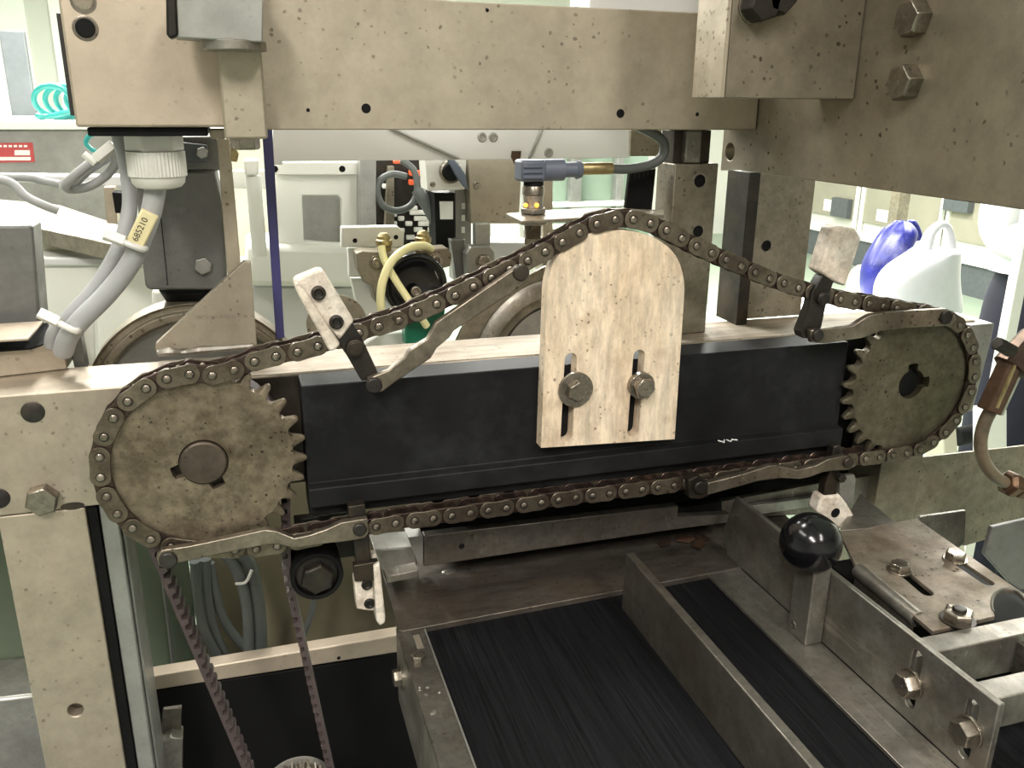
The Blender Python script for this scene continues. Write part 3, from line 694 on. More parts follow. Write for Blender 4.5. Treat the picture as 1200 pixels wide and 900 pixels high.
# ================================================================== conveyors
ZB = -340.0
xbl = Z(495, 735, ZB)[0]; lipy = 507
bel = thing('belt_conveyor', 'black ribbed conveyor belt bed in the lower middle with a dirty steel side frame', 'conveyor')
xs0 = Z(463, 733, ZB+2)[0]; xs1 = xbl
obj('belt', G().box(xbl+1, 420, 120, lipy+30, ZB-6, ZB), M['belt'], bel, .5)
g = G().prism([(xs0, 200, ZB+2), (xs1, 200, ZB+2), (xs1, lipy-1, ZB+2), (xs0, lipy-1, ZB+2)], (0, 0, -3), [[(xs1-8.5, 478, ZB+2), (xs1-3.5, 478, ZB+2), (xs1-3.5, 502, ZB+2), (xs1-8.5, 502, ZB+2)]])
obj('frame_top', g, M['frame'], bel, .4)
zs = X(466, 816, xs0)[2]
obj('frame_side', G().box(xs0, xs0+3, 200, lipy-1, zs, ZB-1.2), M['rail'], bel, .4)
obj('belt_edge_strip', G().box(xbl-.2, xbl+.9, 200, lipy-2, ZB-6, ZB+2.6), M['alu'], bel, 0)
bolt(bel, Z(490, 772, ZB+2), '+z', 8, 3.5, 0, rot=.2, name='nut')
bolt(bel, X(472, 793, xs0), '-x', 10, 5, 8.5, 1.5, rot=.3)
for _ in range(14):
    a = random.uniform(490, 520); b = random.uniform(800, 890); p = Z(a, b, ZB+2.1)
    if xs0+2 < p[0] < xs1-3: obj('dried_drop', G().lathe(p, (0, 0, 1), [(random.uniform(.8, 1.9), -.1), (.6, .4)], 10), M['rail'], bel, 0)
# transfer plate behind the belt
y0_ = [Z(472, 739, ZB+4)[1], Z(823, 673, ZB+4)[1]]
tp_ = thing('transfer_plate', 'stained steel transfer plate between the chain and the black belt', 'plate')
xq = Z(450, 678, ZB+4)[0]
obj('plate_body', G().prism([Z(467, 738, ZB+4), Z(472, 739.5, ZB+4), Z(824, 673.5, ZB+4), (420, 513, ZB+4), (430, 600, ZB+4), (xq, 600, ZB+4), Z(450, 678, ZB+4)], (0, 0, -5)), M['tray'], tp_, .5)
for a, b, r in ((525, 670, 4), (531, 669, 3)):
    obj('residue', G().sph(np.array(Z(a, b, ZB+4.2)), r, 12, (1.2, 1, .25)), M['rail'], tp_, 0)
for a, b, w_, h_, rr in ((778, 638, 7, 4, .4), (803, 633, 8, 5, -.3), (818, 640, 9, 4, .8), (822, 632, 6, 4, 1.7)):
    c = np.array(Z(a, b, ZB+4.3)); cr, sr = math.cos(rr), math.sin(rr)
    L = [c+np.array([cr*x-sr*y, sr*x+cr*y, abs(x)*.25]) for x, y in ((-w_, -h_), (w_*.3, -h_*1.2), (w_, -h_*.3), (w_*.7, h_), (-w_*.6, h_*.8))]
    tag(obj('rust_flake', G().prism(L, (0, 0, .8)), M['copper'], None, 0), 'curled rusty brown flake lying on the steel plate %s' % {778: 'furthest left', 803: 'second from left', 818: 'nearest the guide rail', 822: 'at the back by the guide rail'}[a], 'debris', 'rusty flakes on the transfer plate')
# low channel under the chain
yc = 545.0
c1 = thing('channel_bar', 'grey steel channel bar lying under the chain on the transfer plate', 'bar')
obj('bar_face', G().prism(YY([(497, 628), (795, 593), (794, 606), (857, 603), (857, 612), (792, 620.5), (497, 664)], yc), (0, 8, 0)), M['frame'], c1, .6)
obj('bar_web', G().box(Y(497, 640, yc)[0], Y(790, 600, yc)[0], yc+8.2, yc+34, ZB+22, ZB+26), M['tray'], c1, .5)
hole(c1, Y(541, 640, yc), 2.2)
obj('bar_end', G().prism(YY([(478, 630), (496, 628), (496, 663), (491, 664)], yc+1), (0, 20, 0)), M['alu'], c1, .4)
tag(obj('spacer_block', G().prism(YY([(438, 645), (484, 641), (490, 663), (449, 674)], 556), (0, 26, 0)), M['alu'], None, .8), 'short pale aluminium block left of the channel bar under the chain', 'block')
tag(obj('spacer_bar', G().prism(YY([(452, 676), (490, 668), (491, 676), (453, 684)], 530), (0, 12, 0)), M['rail'], None, .5), 'small bright bar on the left corner of the transfer plate', 'bar')
# back tray wall near right end of the chain
tag(obj('cover_strip', G().prism(YY([(847, 588), (962, 566), (1005, 560), (1027, 557), (1027, 590), (960, 602), (846, 608)], 572), (0, 6, 0)), M['rail'], None, .4), 'spotted steel cover strip behind the ball knob under the chain', 'strip')
tag(obj('chute_plate', G().prism(ZZ([(984, 622), (1008, 578), (1050, 612), (1035, 617)], -306), (0, 0, -3)), M['rail'], None, .4), 'pale steel plate corner behind the slotted plate', 'plate')
tag(obj('inner_strip', G().prism(YY([(880, 593), (960, 582), (962, 592), (885, 604)], 566), (0, 5, 0)), M['alu'], None, .4), 'bright horizontal strip behind the clear guide rail top', 'strip')
tag(obj('rubber_stop', G().prism(YY([(795, 596), (846, 588), (846, 605), (795, 611)], 553.5), (0, 10, 0)), M['rubber'], None, .5), 'small black rubber stop on the right end of the channel bar', 'stop')
# divider
dx = Z(800, 806.7, ZB)[0]; dz = -297.0
zz1 = X(733, 648, dx)[2]; yfar = X(733, 648, dx)[1]; w2 = Z(746.7, 650.7, zz1)[0]-dx
w2 = max(w2, 3)
zz2 = X(946.7, 900, dx)[2]
dv = obj('divider_rail', G().prism([(dx, yfar, zz1), (dx, yfar+2, ZB+.3), (dx, 190, ZB+.3), (dx, 190, (zz1+zz2)/2)], (w2, 0, 0)), M['frame'], None, .7)
tag(dv, 'upright flat steel divider standing on the middle of the belt', 'divider')
# right guide rail (angle)
xv = Z(966.7, 756.7, ZB+3)[0]; xf = Z(940, 781, ZB+3)[0]
rl = thing('guide_rail', 'scratched aluminium angle guide rail on the belt carrying the ball knob', 'guide rail')
zt_ = X(973, 670, xv)[2]; yft = X(861, 585, xv)[1]; yn = X(1171.7, 823, xv)[1]
fl = ZZ([(823, 660), (848, 648)], ZB+3)
yfl = fl[0][1]
obj('rail_flange', G().prism([(xf-1, yfl-2, ZB+3.2), (xv, yfl+6, ZB+3.2), (xv, 180, ZB+3.2), (xf-1, 180, ZB+3.2)], (0, 0, -2.8)), M['rail'], rl, .4)
sl = []
for (a, b), (a2, b2) in (((1062+13, 768), (1066, 822)), ((1140, 826), (1133, 884))):
    p = np.array(X(a, b, xv)); q = np.array(X(a2, b2, xv)); r = 3.9; L = []
    for k in range(9): t = PI*k/8; L.append(np.array([xv, p[1]+r*math.cos(t), p[2]-1+r*math.sin(t)]))
    for k in range(9): t = PI*k/8; L.append(np.array([xv, p[1]-r*math.cos(t), q[2]-r*math.sin(t)]))
    sl.append(L)
obj('rail_wall', G().prism([(xv, yft, zt_), (xv, yft+12, ZB+20), (xv, yfl+5, ZB+3.4), (xv, yn, ZB+3.4), (xv, yn, zt_)], (4, 0, 0), sl), M['rail'], rl, .7)
bolt(rl, X(1069, 801, xv), '-x', 13, 7, 8.6, 1.6, rot=.2, marks='A2')
bolt(rl, X(1137, 857, xv), '-x', 13, 7, 8.6, 1.6, rot=.5)
kb = thing('knob_handle', 'square steel stub post with a shiny black ball knob', 'knob')
pc = Z(943, 757, ZB+3.4); pl = Z(921.5, 745, ZB+3.4); pr = Z(967.5, 755, ZB+3.4)
kx0, ky0 = pc[0], pc[1]
kw = xv-kx0-.3
ztop = Y(943, 668, ky0)[2]
kd = X(921.5, 745, kx0)[1]-ky0
obj('stub_post', G().box(kx0, kx0+kw, ky0, ky0+kd, ZB+3.4, ztop+8), M['rail'], kb, .8)
bolt(kb, X(929.5, 732, kx0), '-x', 6, .6, 0, name='set_screw', socket=True)
bc = Y(950, 636, ky0+kd/2); dep = RC[2]@np.array(bc); rb = 35.7*dep/FPX
obj('ball', G().sph(bc, rb, 48), M['ball'], kb, 0, 60)
# slotted plate
ZP = -300.0
sp = thing('slotted_plate', 'brown stained slotted steel plate with hex bolts beside the ball knob', 'slotted plate')
co = ZZ([(984, 624), (1074, 607.5), (1222, 711), (1206, 714), (1201, 700), (1190, 691), (1176, 690), (1165, 697), (1162, 708), (1166, 722), (1093, 739.5), (1003, 663)], ZP)
def slotZ(a, b, z, r):
    a = np.array(Z(*a, z)); b = np.array(Z(*b, z)); u_ = (b-a)/np.linalg.norm(b-a); n_ = np.array([-u_[1], u_[0], 0]); o_ = []
    for k in range(9): t = PI*k/8; o_.append(a+r*(math.cos(t)*n_-math.sin(t)*u_))
    for k in range(9): t = PI*k/8; o_.append(b+r*(-math.cos(t)*n_+math.sin(t)*u_))
    return o_
obj('plate_body', G().prism(co, (0, 0, -3), [slotZ((1060, 672), (1086, 694), ZP, 4.1), slotZ((1124, 660), (1157, 682), ZP, 4.1)]), M['slot'], sp, .4)
e0 = np.array(Z(1003, 663, ZP)); e1 = np.array(Z(1073, 720, ZP)); 
obj('rolled_edge', G().tube([e0+(2.5, 0, -4.2), e1+(2.5, 0, -4.2)], 5.4, 20), M['rail'], sp, .3)
obj('folded_skirt', G().prism([e0+(-1.5, -2, -5), e1+(-1.5, 0, -5), e1+(-1.5, 0, -22), e0+(-1.5, -2, -22)], (2, 0, 0)), M['frame'], sp, .3)
obj('slot_shade_tray', G().box(xv+8, 520, 330, 470, -338, -334), M['rubber'], sp, 0)  # coloured black to stand in for shade below the slots
bolt(sp, Z(1053.5, 669, ZP), '+z', 11.5, 5, 8, 1.2, rot=.4); bolt(sp, Z(1119, 656, ZP), '+z', 12, 5, 8.2, 1.2, rot=.1)
nb_ = bolt(sp, Z(1122, 727, ZP+.1), '+z', 15.5, 6, 10.5, 1.2, rot=.2, name='nut', wmat='arm')
pz = Z(1122, 727, ZP); obj('stud', G().lathe(pz, (0, 0, 1), [(4.2, 5), (4.2, 8.6), (3.6, 9.2), (.2, 9.2)], 20), M['arm'], sp, .2)
obj('bore_rim', G().tube([np.array(q)+(0, 0, -.4) for q in ZZ([(1204, 706), (1201, 700), (1190, 691), (1176, 690), (1165, 697), (1162, 708), (1164, 716)], ZP)], 1.0, 8), M['rail'], sp, 0)
obj('slot_shade_plate', G().box(*[f(v) for v, f in ((e0[0]+6, float), (480, float), (352, float), (470, float))], -322, -318), M['rubber'], sp, 0)  # black plate added so the slots look shaded inside
# cross bars (right bottom)
for k, (pf, pn_, zt2, lb) in enumerate([(((1073, 748), (1200, 714)), ((1098, 764), (1200, 737)), -298, 'flat steel cross bar joining the rail just in front of the slotted plate'),
                                      (((1140, 799.5), (1200, 782)), ((1169, 819), (1200, 810)), -299, 'nearer steel cross bar at the lower right corner')]):
    a = Z(*pf[0], zt2); b = Z(*pn_[0], zt2)
    o = obj('cross_bar', G().box(xv+4.3, 520, b[1], a[1], zt2-(26 if k == 0 else 20), zt2), M['rail'], None, .7); tag(o, lb, 'cross bar')
tag(obj('partition_plate', G().box(420, 424, Z(1169, 819, -299)[1]+14, Z(1098, 764, -298)[1]-1, -330, -302), M['frame'], None, .4), 'dark upright plate between the two cross bars', 'plate')
# sheet behind
sh = obj('deflector_sheet', G().prism(YY([(1029, 598), (1031, 551.7), (1073, 545), (1075, 536.7), (1260, 516), (1260, 640), (1195, 620), (1130, 640)], 570), (0, 3, 0)), M['post'], None, .4)
tag(sh, 'spotted grey steel deflector sheet below the right sprocket with a stepped top', 'sheet')
tag(obj('side_fin', G().prism(YY([(1078, 606), (1132.5, 598.5), (1131, 636), (1120, 645), (1085, 640)], 500), (0, 3, 0)), M['frame'], None, .5), 'small bright upright fin behind the slotted plate', 'fin')
tag(obj('side_fin', G().prism(YY([(1163, 618), (1260, 596), (1260, 700), (1190, 690), (1154, 650)], 470), (0, 4, 0)), M['motor'], None, .8), 'grey upright fin at the right edge, nearer than the small one', 'fin')

# ================================================================== right hose
hz = thing('oily_hose', 'bent brown oily hose with crimped fittings at the right edge', 'hose')
obj('hose_tube', G().tube([Y(1163, 478, 455), Y(1154, 495, 455), Y(1149, 518, 455), Y(1153, 540, 455), Y(1166, 558, 455), Y(1184, 568, 455), Y(1215, 572, 455)], 4.6, 16), M['hose'], hz, 0)
obj('hex_ferrule', G().cyl(Y(1160, 482, 455), Y(1186, 425, 455), 9.5, n=6), M['copper'], hz, .8)
obj('fitting', G().cyl(Y(1184, 432, 455), Y(1215, 395, 455), 13, 11, n=10), M['copper'], hz, 1)
obj('clip', G().cyl(Y(1168, 402, 450), Y(1186, 412, 450), 5, n=6), M['arm'], hz, .5)
obj('wire', G().tube([Y(1189, 428, 440), Y(1178, 455, 440), Y(1168, 478, 440)], 1.3, 8), M['brass'], hz, 0)
obj('hex_nut', G().lathe(Y(1178, 565, 455), np.array(Y(1200, 572, 455))-np.array(Y(1178, 565, 455)), [(7, 0), (10, 3), (10, 9), (7.5, 12), (9, 13), (9, 26)], 6), M['copper'], hz, .8)

# ================================================================== gusset, motor, glands, small box, wheel
gs = thing('gusset_plate', 'triangular beige steel gusset welded on top of the side bar', 'gusset')
obj('gusset_face', G().prism(YY([(182, 411), (182, 404), (283, 309), (286, 306.5), (294, 307), (301, 405)], 592), (0, 8, 0)), M['beam'], gs, .6)
w = [Y(185, 414, 590), Y(200, 412, 589), Y(215, 413, 590), Y(235, 410, 589), Y(262, 408, 590), Y(297, 405, 590)]
obj('weld_seam', G().tube(w, [2.2, 3, 1.6, 3, 2.4, 1.8], 8, 4), M['rail'], gs, 0)
g = G()
for r_ in range(2):
    for k in range(26):
        if random.random() < .6:
            p = Y(229+k*2.3, 371+r_*2.3-k*.1, 591.8); g.cyl(p, np.array(p)+(0, .3, 0), .45, n=6)
obj('stamped_dots', g, M['rail'], gs, 0)
st_ = thing('hanger_strip', 'slim leaning beige steel strip between the grey motor and the navy strip', 'strip')
obj('strip_body', G().prism(YY([(254, 163), (269, 163), (277, 250), (283, 320), (268, 335), (263, 280)], 625), (0, 8, 0)), M['beam'], st_, .6)
obj('top_clip', G().prism(YY([(244, 151), (264, 151), (264, 163), (247, 163)], 560), (0, 10, 0)), M['beam'], st_, .8)
obj('latch', G().prism(YY([(270, 171), (276, 174), (280, 180), (278, 190), (271, 189)], 615), (0, 6, 0)), M['brass'], st_, .6)
mo = thing('gearmotor', 'dark grey rectangular gear motor hanging under the housing', 'motor')
my = 640
obj('motor_body', G().prism(YY([(158, 200), (252, 200), (262, 250), (266, 325), (264, 336), (258, 340), (175, 340), (170, 336), (166, 300)], my), (0, 70, 0)), M['motor'], mo, 2)
obj('front_seam', G().prism(YY([(187.5, 250), (188.5, 250), (197, 334), (196, 334)], my-.3), (0, 1, 0)), M['rubber'], mo, 0)
obj('upper_bracket', G().prism(YY([(200, 160), (257, 160), (260, 200), (200, 200)], my+2), (0, 50, 0)), M['motor'], mo, 1)
obj('terminal_cover', G().prism(YY([(207, 166), (243, 170), (243, 190), (207, 190)], my-4), (0, 6, 0)), M['dgrey'], mo, .8)
bolt(mo, Y(238, 311, my), '-y', 11, 4, 0, rot=.3, mat='alu')
bolt(mo, Y(237, 179, my-4), '-y', 7, 4, 0, rot=.3, mat='alu')
obj('rubber_foot', G().lathe(Y(232, 358, my+30), (0, 0, 1), [(15, 0), (22, 6), (26, 14)], 24), M['rubber'], mo, .5)
# wheel
wh = thing('wheel', 'large worn grey wheel behind the gusset plate', 'wheel')
wy = 640; wc = Y(235, 478, wy); wr_ = np.linalg.norm(np.array(Y(235, 356, wy))-wc)
obj('rim', G().lathe((wc[0], 0, wc[2]), (0, 1, 0), [(wr_-13, wy), (wr_-11, wy-2), (wr_-6, wy-2), (wr_-5, wy+2), (wr_-2, wy+2), (wr_, wy), (wr_, wy+26), (wr_-13, wy+26)], 72, closed=True, cap=False), M['post'], wh, .5)
obj('web', G().lathe((wc[0], 0, wc[2]), (0, 1, 0), [(wr_-13.2, wy+8), (20, wy+12), (19, wy+20), (wr_-13.2, wy+20)], 72, closed=True, cap=False), M['steelgrey'], wh, 0)
# middle wheel
wm = thing('flanged_pulley', 'round grooved steel pulley behind the white cam plate', 'pulley')
y2 = 690; c = Y(655, 428, y2); r2_ = np.linalg.norm(np.array(Y(655, 326, y2))-c)
prof = [(2, y2+16), (14, y2+14), (15, y2+4), (r2_*.42, y2+3), (r2_*.44, y2-1), (r2_*.70, y2), (r2_*.71, y2+9), (r2_*.82, y2+9), (r2_*.83, y2-3), (r2_*.95, y2-2), (r2_, y2+1), (r2_, y2+30)]
obj('pulley_body', G().lathe((c[0], 0, c[2]), (0, 1, 0), prof[:6], 72, cap=False), M['alu'], wm, .3)
obj('groove', G().lathe((c[0], 0, c[2]), (0, 1, 0), prof[5:9], 72, cap=False), M['arm'], wm, .3)
obj('outer_rim', G().lathe((c[0], 0, c[2]), (0, 1, 0), prof[8:], 72, cap=False), M['rail'], wm, .3)
obj('backing_sheet', G().prism(YY([(530, 410), (545, 378), (575, 345), (640, 312), (690, 330), (690, 410)], y2+4), (0, 5, 0)), M['post'], wm, .5)
# small aluminium box at left edge
ab = thing('end_box', 'pale aluminium box on the left end of the side bar with a bent lid', 'box')
obj('box_body', G().prism([Z(74, 402, -150), Z(-120, 422, -150), (-420, 640, -150), (Z(74, 402, -150)[0], 640, -150)], (0, 0, BZ+150+.3)), M['bar'], ab, .8)
obj('box_lid', G().prism(ZZ([(-100, 385), (50, 376), (33, 396), (-100, 404)], -140), (0, 0, -1.6)), M['box'], ab, .3)
obj('dark_opening', G().prism(ZZ([(-100, 390), (56, 378), (66, 398), (36, 408), (-100, 418)], -149.5), (0, 0, -1)), M['rubber'], ab, 0)
tag(obj('grey_channel', G().prism(YY([(78, 395), (92, 380), (101, 434), (88, 434)], 612), (0, 14, 0)), M['motor'], None, .5), 'short dark grey channel behind the aluminium box corner', 'channel')

# cable gland and cables
gy = 580
cg = thing('cable_gland', 'grey white plastic cable gland screwed under the housing', 'cable gland')
gc = Y(180, 160, gy); gx = gc[0]; zt3 = bz-5.2; R_ = 16
zA = Y(180, 176, gy)[2]; zB_ = Y(180, 206, gy)[2]; zC = Y(180, 221, gy)[2]
obj('hex_body', G().lathe((gx, gy, 0), (0, 0, -1), [(R_*1.05, -zt3), (R_*1.05, -zA), (R_*.9, -zA+.5)], 6, .35), M['gland'], cg, .8)
L = []
for k in range(96): r = 16.4+(.45 if k % 2 else 0); L.append((r*math.cos(2*PI*k/96), r*math.sin(2*PI*k/96)))
obj('ribbed_nut', G().loft([[(gx+a, gy+b, z) for a, b in L] for z in (zA-.5, zB_)]), M['gland'], cg, 0, 20)
obj('dome', G().lathe((gx, gy, 0), (0, 0, -1), [(15.8, -zB_+.1), (15.2, -zB_+4), (13, -zC-1), (9, -zC)], 32), M['gland'], cg, .3)
def cab(label, pts, r, mat='cable', name='cable', n=14, cat='cable', parent=None):
    o = obj(name, G().tube([Y(a, b, y) for a, b, y in pts], r, n), M[mat], parent, 0, 60)
    if parent is None: tag(o, label, cat)
    return o
cc1 = cab('thicker grey cable bending down from the gland to the aluminium box', [(183, 215, 580), (178, 245, 580), (168, 275, 580), (152, 310, 580), (125, 345, 580), (95, 375, 580), (80, 395, 585), (74, 412, 592)], 6.2)
cc2 = cab('thinner grey cable left of the thick one from the housing to the box', [(137, 150, 604), (146, 185, 602), (152, 225, 598), (150, 255, 595), (137, 295, 592), (113, 335, 591), (86, 365, 591), (65, 388, 596), (60, 405, 600)], 4.6)
cab('grey cable loop with a white connector near the housing', [(128, 178, 640), (105, 192, 640), (85, 208, 640), (77, 217, 645), (84, 222, 650), (105, 218, 650), (125, 205, 645), (136, 190, 640), (134, 178, 638)], 3)
cab('grey cable beside the looped cable', [(130, 183, 650), (108, 197, 650), (90, 212, 650), (80, 219, 652)], 2.8)
cn = thing('connector', 'cream plug connector clipped on the looped cable under the housing', 'connector')
a_, b_ = np.array(Y(113, 187, 632)), np.array(Y(134, 170, 632)); obj('plug', G().cyl(a_, b_, 4.5, n=4, rot=.4), M['gland'], cn, .5)
a_, b_ = np.array(Y(98, 180, 634)), np.array(Y(112, 192, 634)); obj('clip', G().cyl(a_, b_, 2.4, n=4), M['white'], cn, .4)
tg = thing('cable_marker', 'yellowed cable marker sleeve printed 685210 on the thick cable', 'marker')
a_, b_ = np.array(Y(156, 290, 572)), np.array(Y(176, 249, 572)); u_ = (b_-a_)/np.linalg.norm(b_-a_); n_ = np.array([u_[2], 0, -u_[0]])
obj('sleeve', G().prism([a_-n_*5.3, a_+n_*5.3, b_+n_*5.3, b_-n_*5.3], (0, 9, 0)), M['tagy'], tg, 1.2)
obj('label_strip', G().prism([a_-n_*3.6+u_*2, a_+n_*2.2+u_*2, b_+n_*2.2-u_*2, b_-n_*3.6-u_*2], (0, .6, 0)).add([], []), M['paper'], tg, 0)
for v in (tg.children[-1],): WL[v] = WL[v]+np.array([0, -.8, 0])
mark(tg, (a_+b_)/2-n_*.8+np.array([0, -1.0, 0]), '-y', '685210', 5.2, 'ink', .05, 'printed_number', flat=(tuple(u_), tuple(np.cross((0, -1, 0), u_))))
for lb, c0, c1_, y_ in (('clear cable tie below the printed marker', (132, 278), (168, 292), 571), ('clear cable tie at the lower end of the two cables', (55, 371), (90, 388), 572)):
    t = thing('cable_tie', lb, 'cable tie', 'clear cable ties around the two thick cables')
    a_, b_ = np.array(Y(*c0, y_)), np.array(Y(*c1_, y_)); u_ = (b_-a_)/np.linalg.norm(b_-a_)
    obj('tie_band', G().tube([a_+u_*4, a_*.35+b_*.65+np.array([0, -2, 0]), b_, b_+np.array([0, 12, 0])], 2, 8), M['tie'], t, 0)
    obj('tie_head', G().cyl(a_-u_*5, a_+u_*7, 4.2, n=4, rot=.3), M['tie'], t, .5)

# ================================================================== navy strip, sensor
o = obj('navy_strip', G().prism(YY([(307, 150), (319, 150), (333.5, 396), (323.5, 398)], 640), (0, 6, 0)), M['blue'], None, .5); tag(o, 'narrow navy blue upright strip left of the tilted white head', 'strip')
sy = 575
sn = thing('proximity_sensor', 'threaded metal proximity sensor with a blue grey angled plug above the chain', 'sensor')
sc_ = Y(625, 230, sy); sx = sc_[0]
def sz(py): return Y(625, py, sy)[2]
obj('barrel', G().lathe((sx, sy, 0), (0, 0, -1), [(5.8, -sz(250)), (5.8, -sz(285)), (5, -sz(287))], 24), M['bolt'], sn, .2)
g = G()
for k in range(9): z_ = sz(262)-k*1.3; g.lathe((sx, sy, z_), (0, 0, 1), [(5.6, 0), (6.5, .65), (5.6, 1.3)], 24)
obj('thread', g, M['bolt'], sn, 0)
obj('lock_nut', G().lathe((sx, sy, 0), (0, 0, -1), [(9.6, -sz(243.5)), (9.6, -sz(249.5))], 6, .3), M['rail'], sn, .6)
obj('lower_nut', G().lathe((sx, sy, 0), (0, 0, -1), [(10.5, -sz(253.5)), (10.5, -sz(262)), (8, -sz(263))], 12), M['rail'], sn, .6)
obj('clear_ring', G().lathe((sx, sy, 0), (0, 0, -1), [(7.2, -sz(229)), (6.6, -sz(236)), (7.2, -sz(243.4))], 24), M['rail'], sn, .2)
for a in (616, 629): c = Y(a, 240.5, sy-8); obj('status_led', G().sph(c, 1.5, 12), M['led'], sn, 0)
obj('knurled_nut', G().lathe((sx, sy, 0), (0, 0, -1), [(6.8, -sz(217)), (7.6, -sz(219)), (7.6, -sz(228)), (6.8, -sz(229))], 16), M['bolt'], sn, .3)
obj('seal', G().lathe((sx, sy, 0), (0, 0, -1), [(6.9, -sz(212)), (6.9, -sz(217.2))], 24), M['rubber'], sn, .3)
x0, x1 = Y(611, 200, sy-8)[0], Y(640, 200, sy-8)[0]
pb = obj('plug_body', G().box(x0, x1, sy-9, sy+9, sz(212), sz(187)), M['sensor'], sn, 1.8)
for k in range(3): obj('grip_rib', G().box(x0+1, x1-3, sy-10.2, sy-8.6, sz(194+k*6.3)-1, sz(194+k*6.3)+1), M['sensor'], sn, .5)
x2 = Y(660, 200, sy)[0]; x3 = Y(681, 200, sy)[0]; x4 = Y(717, 200, sy)[0]; zm = sz(199.5)
obj('plug_neck', G().lathe((0, sy, zm), (1, 0, 0), [(7.4, x1-1), (7.4, x2), (5.2, x2+.2), (5.2, x3-4), (6.6, x3-3.6), (5.6, x3)], 20), M['sensor'], sn, .4)
obj('brass_sleeve', G().lathe((0, sy, zm+.6), (1, 0, 0), [(4, x3), (4.2, x3+1), (4.2, x4), (3.5, x4)], 20), M['brass'], sn, .3)
obj('sensor_cable', G().tube([(x4-2, sy, zm+.6), Y(735, 198, sy), Y(762, 193, sy+2), Y(776, 183, sy+2), Y(778, 168, sy), Y(768, 158, sy), Y(752, 150, sy+4), Y(745, 146, sy+10)], 3.4, 12), M['cabledk'], sn, 0)
sb = obj('sensor_bracket', G().prism(ZZ([(593, 250), (611, 259), (680, 255), (778, 252), (778, 246), (700, 243), (640, 246)], sz(251)), (0, 0, -2)), M['post'], None, .3)
tag(sb, 'thin flat steel bracket holding the proximity sensor', 'bracket')
fc = thing('cable_sleeve', 'flat black printed cable sleeve standing behind the chain top', 'sleeve')
obj('sleeve_body', G().prism(YY([(739, 196), (768, 189), (769, 200), (764, 250), (733, 246)], 592), (0, 5, 0)), M['rubber'], fc, 1)
for k in range(5):
    mark(fc, Y(744+k*5, 206-k*1.5, 591.6), '-y', '- - -', 3, 'cabledk', .05, 'print', rotz=PI/2)
obj('sleeve_tie', G().prism(YY([(743, 200), (767, 196), (767, 198), (743, 202)], 590), (0, 8, 0)), M['tie'], fc, 0)
# bracket tab + shelf behind
o = obj('tab_plate', G().prism(YY([(739, 152), (776, 152), (772, 183), (739, 183)], 640), (0, 4, 0)), M['post'], None, .5); tag(o, 'olive steel tab hanging under the top beam behind the cable bend', 'tab')

# ================================================================== background machine
hp = thing('white_cover', 'long white folded cover panel hanging just under the top beam', 'cover panel')
y_ = 720
obj('cover_body', G().prism(YY([(320, 140), (740, 140), (738, 185), (600, 187), (331, 189), (331, 193), (320, 193)], y_), (0, 5, 0)), M['whitegrey'], hp, .6)
obj('folded_edge', G().prism(YY([(455, 150), (462, 150), (541, 186), (534, 187)], y_-5), (0, 5, 0)), M['steelgrey'], hp, 1)
obj('folded_edge', G().prism(YY([(635, 150), (637, 150), (622, 187), (619, 187)], y_-3), (0, 3, 0)), M['steelgrey'], hp, .6)
for a, b in ((565, 161), (578, 161), (643, 179)): bolt(hp, Y(a, b, y_), '-y', 8, 1, 0, socket=True, name='screw', mat='steelgrey')
obj('brown_tape', G().prism(YY([(600, 177), (611, 177), (610, 185), (603, 193), (599, 184)], y_-1), (0, 1, 0)), M['copper'], hp, 0)
op = thing('rear_panel', 'olive beige steel panel behind the proximity sensor', 'panel')  # flat olive steel panel of the rear machine
obj('panel_body', G().prism(YY([(548, 186), (612, 186), (608, 262), (553, 262)], 780), (0, 20, 0)), M['beam'], op, .6)
bolt(op, Y(559, 217, 780), '-y', 8, 1, 0, socket=True, name='screw')
for lb, a0_, a1_, y0_, mt in (('pale grey slotted upright beside the black device', 533, 553, 800, 'steelgrey'), ('grey upright right of the olive rear panel', 636, 648, 820, 'beam'),
                          ('grey steel upright left of the selector box', 422, 441, 830, 'steelgrey')):
    o = obj('upright', G().prism(YY([(a0_, 186), (a1_, 186), (a1_-1 if a0_ < 600 else a1_, 330), (a0_, 330)], y0_), (0, 25, 0)), M[mt], None, .8); tag(o, lb, 'upright')
for k in range(4):
    o = obj('slot_glint', G().prism(YY([(541, 238+k*14), (545, 238+k*14), (545, 245+k*14), (541, 245+k*14)], 799), (0, .8, 0)), M['winw'], bpy.data.objects['upright'], 0)
sb = thing('selector_box', 'small white control box with a black rotary switch', 'control box')
obj('box_body', G().prism(YY([(498, 180), (547, 180), (545, 222), (501, 224)], 770), (0, 30, 0)), M['gland'], sb, 1)
c = Y(527, 201, 770); obj('switch_collar', G().lathe((c[0], 770, c[2]), (0, -1, 0), [(10, 0), (10, 5), (8, 6), (8, 3), (.1, 3)], 28), M['bolt'], sb, .3)
obj('switch_knob', G().lathe((c[0], 766, c[2]), (0, -1, 0), [(7.8, 0), (7.4, 5), (.1, 5)], 28), M['rubber'], sb, .3)
obj('switch_lever', G().prism(YY([(524, 186), (532, 186), (545, 203), (547, 212), (549, 223), (543, 218), (534, 205)], 756), (0, 5, 0)), M['sensor'], sb, .8)
c = Y(507, 216, 770); bolt(sb, c, '-y', 5, 1.5, 0, socket=True, name='screw')
bd = thing('black_module', 'black electrical module with a white label behind the valve', 'module')
obj('module_body', G().prism(YY([(509, 226), (533, 226), (533, 290), (511, 290)], 790), (0, 30, 0)), M['rubber'], bd, .8)
obj('label', G().prism(YY([(515, 236), (531, 236), (531, 257), (516, 257)], 789.6), (0, .5, 0)), M['paper'], bd, 0)
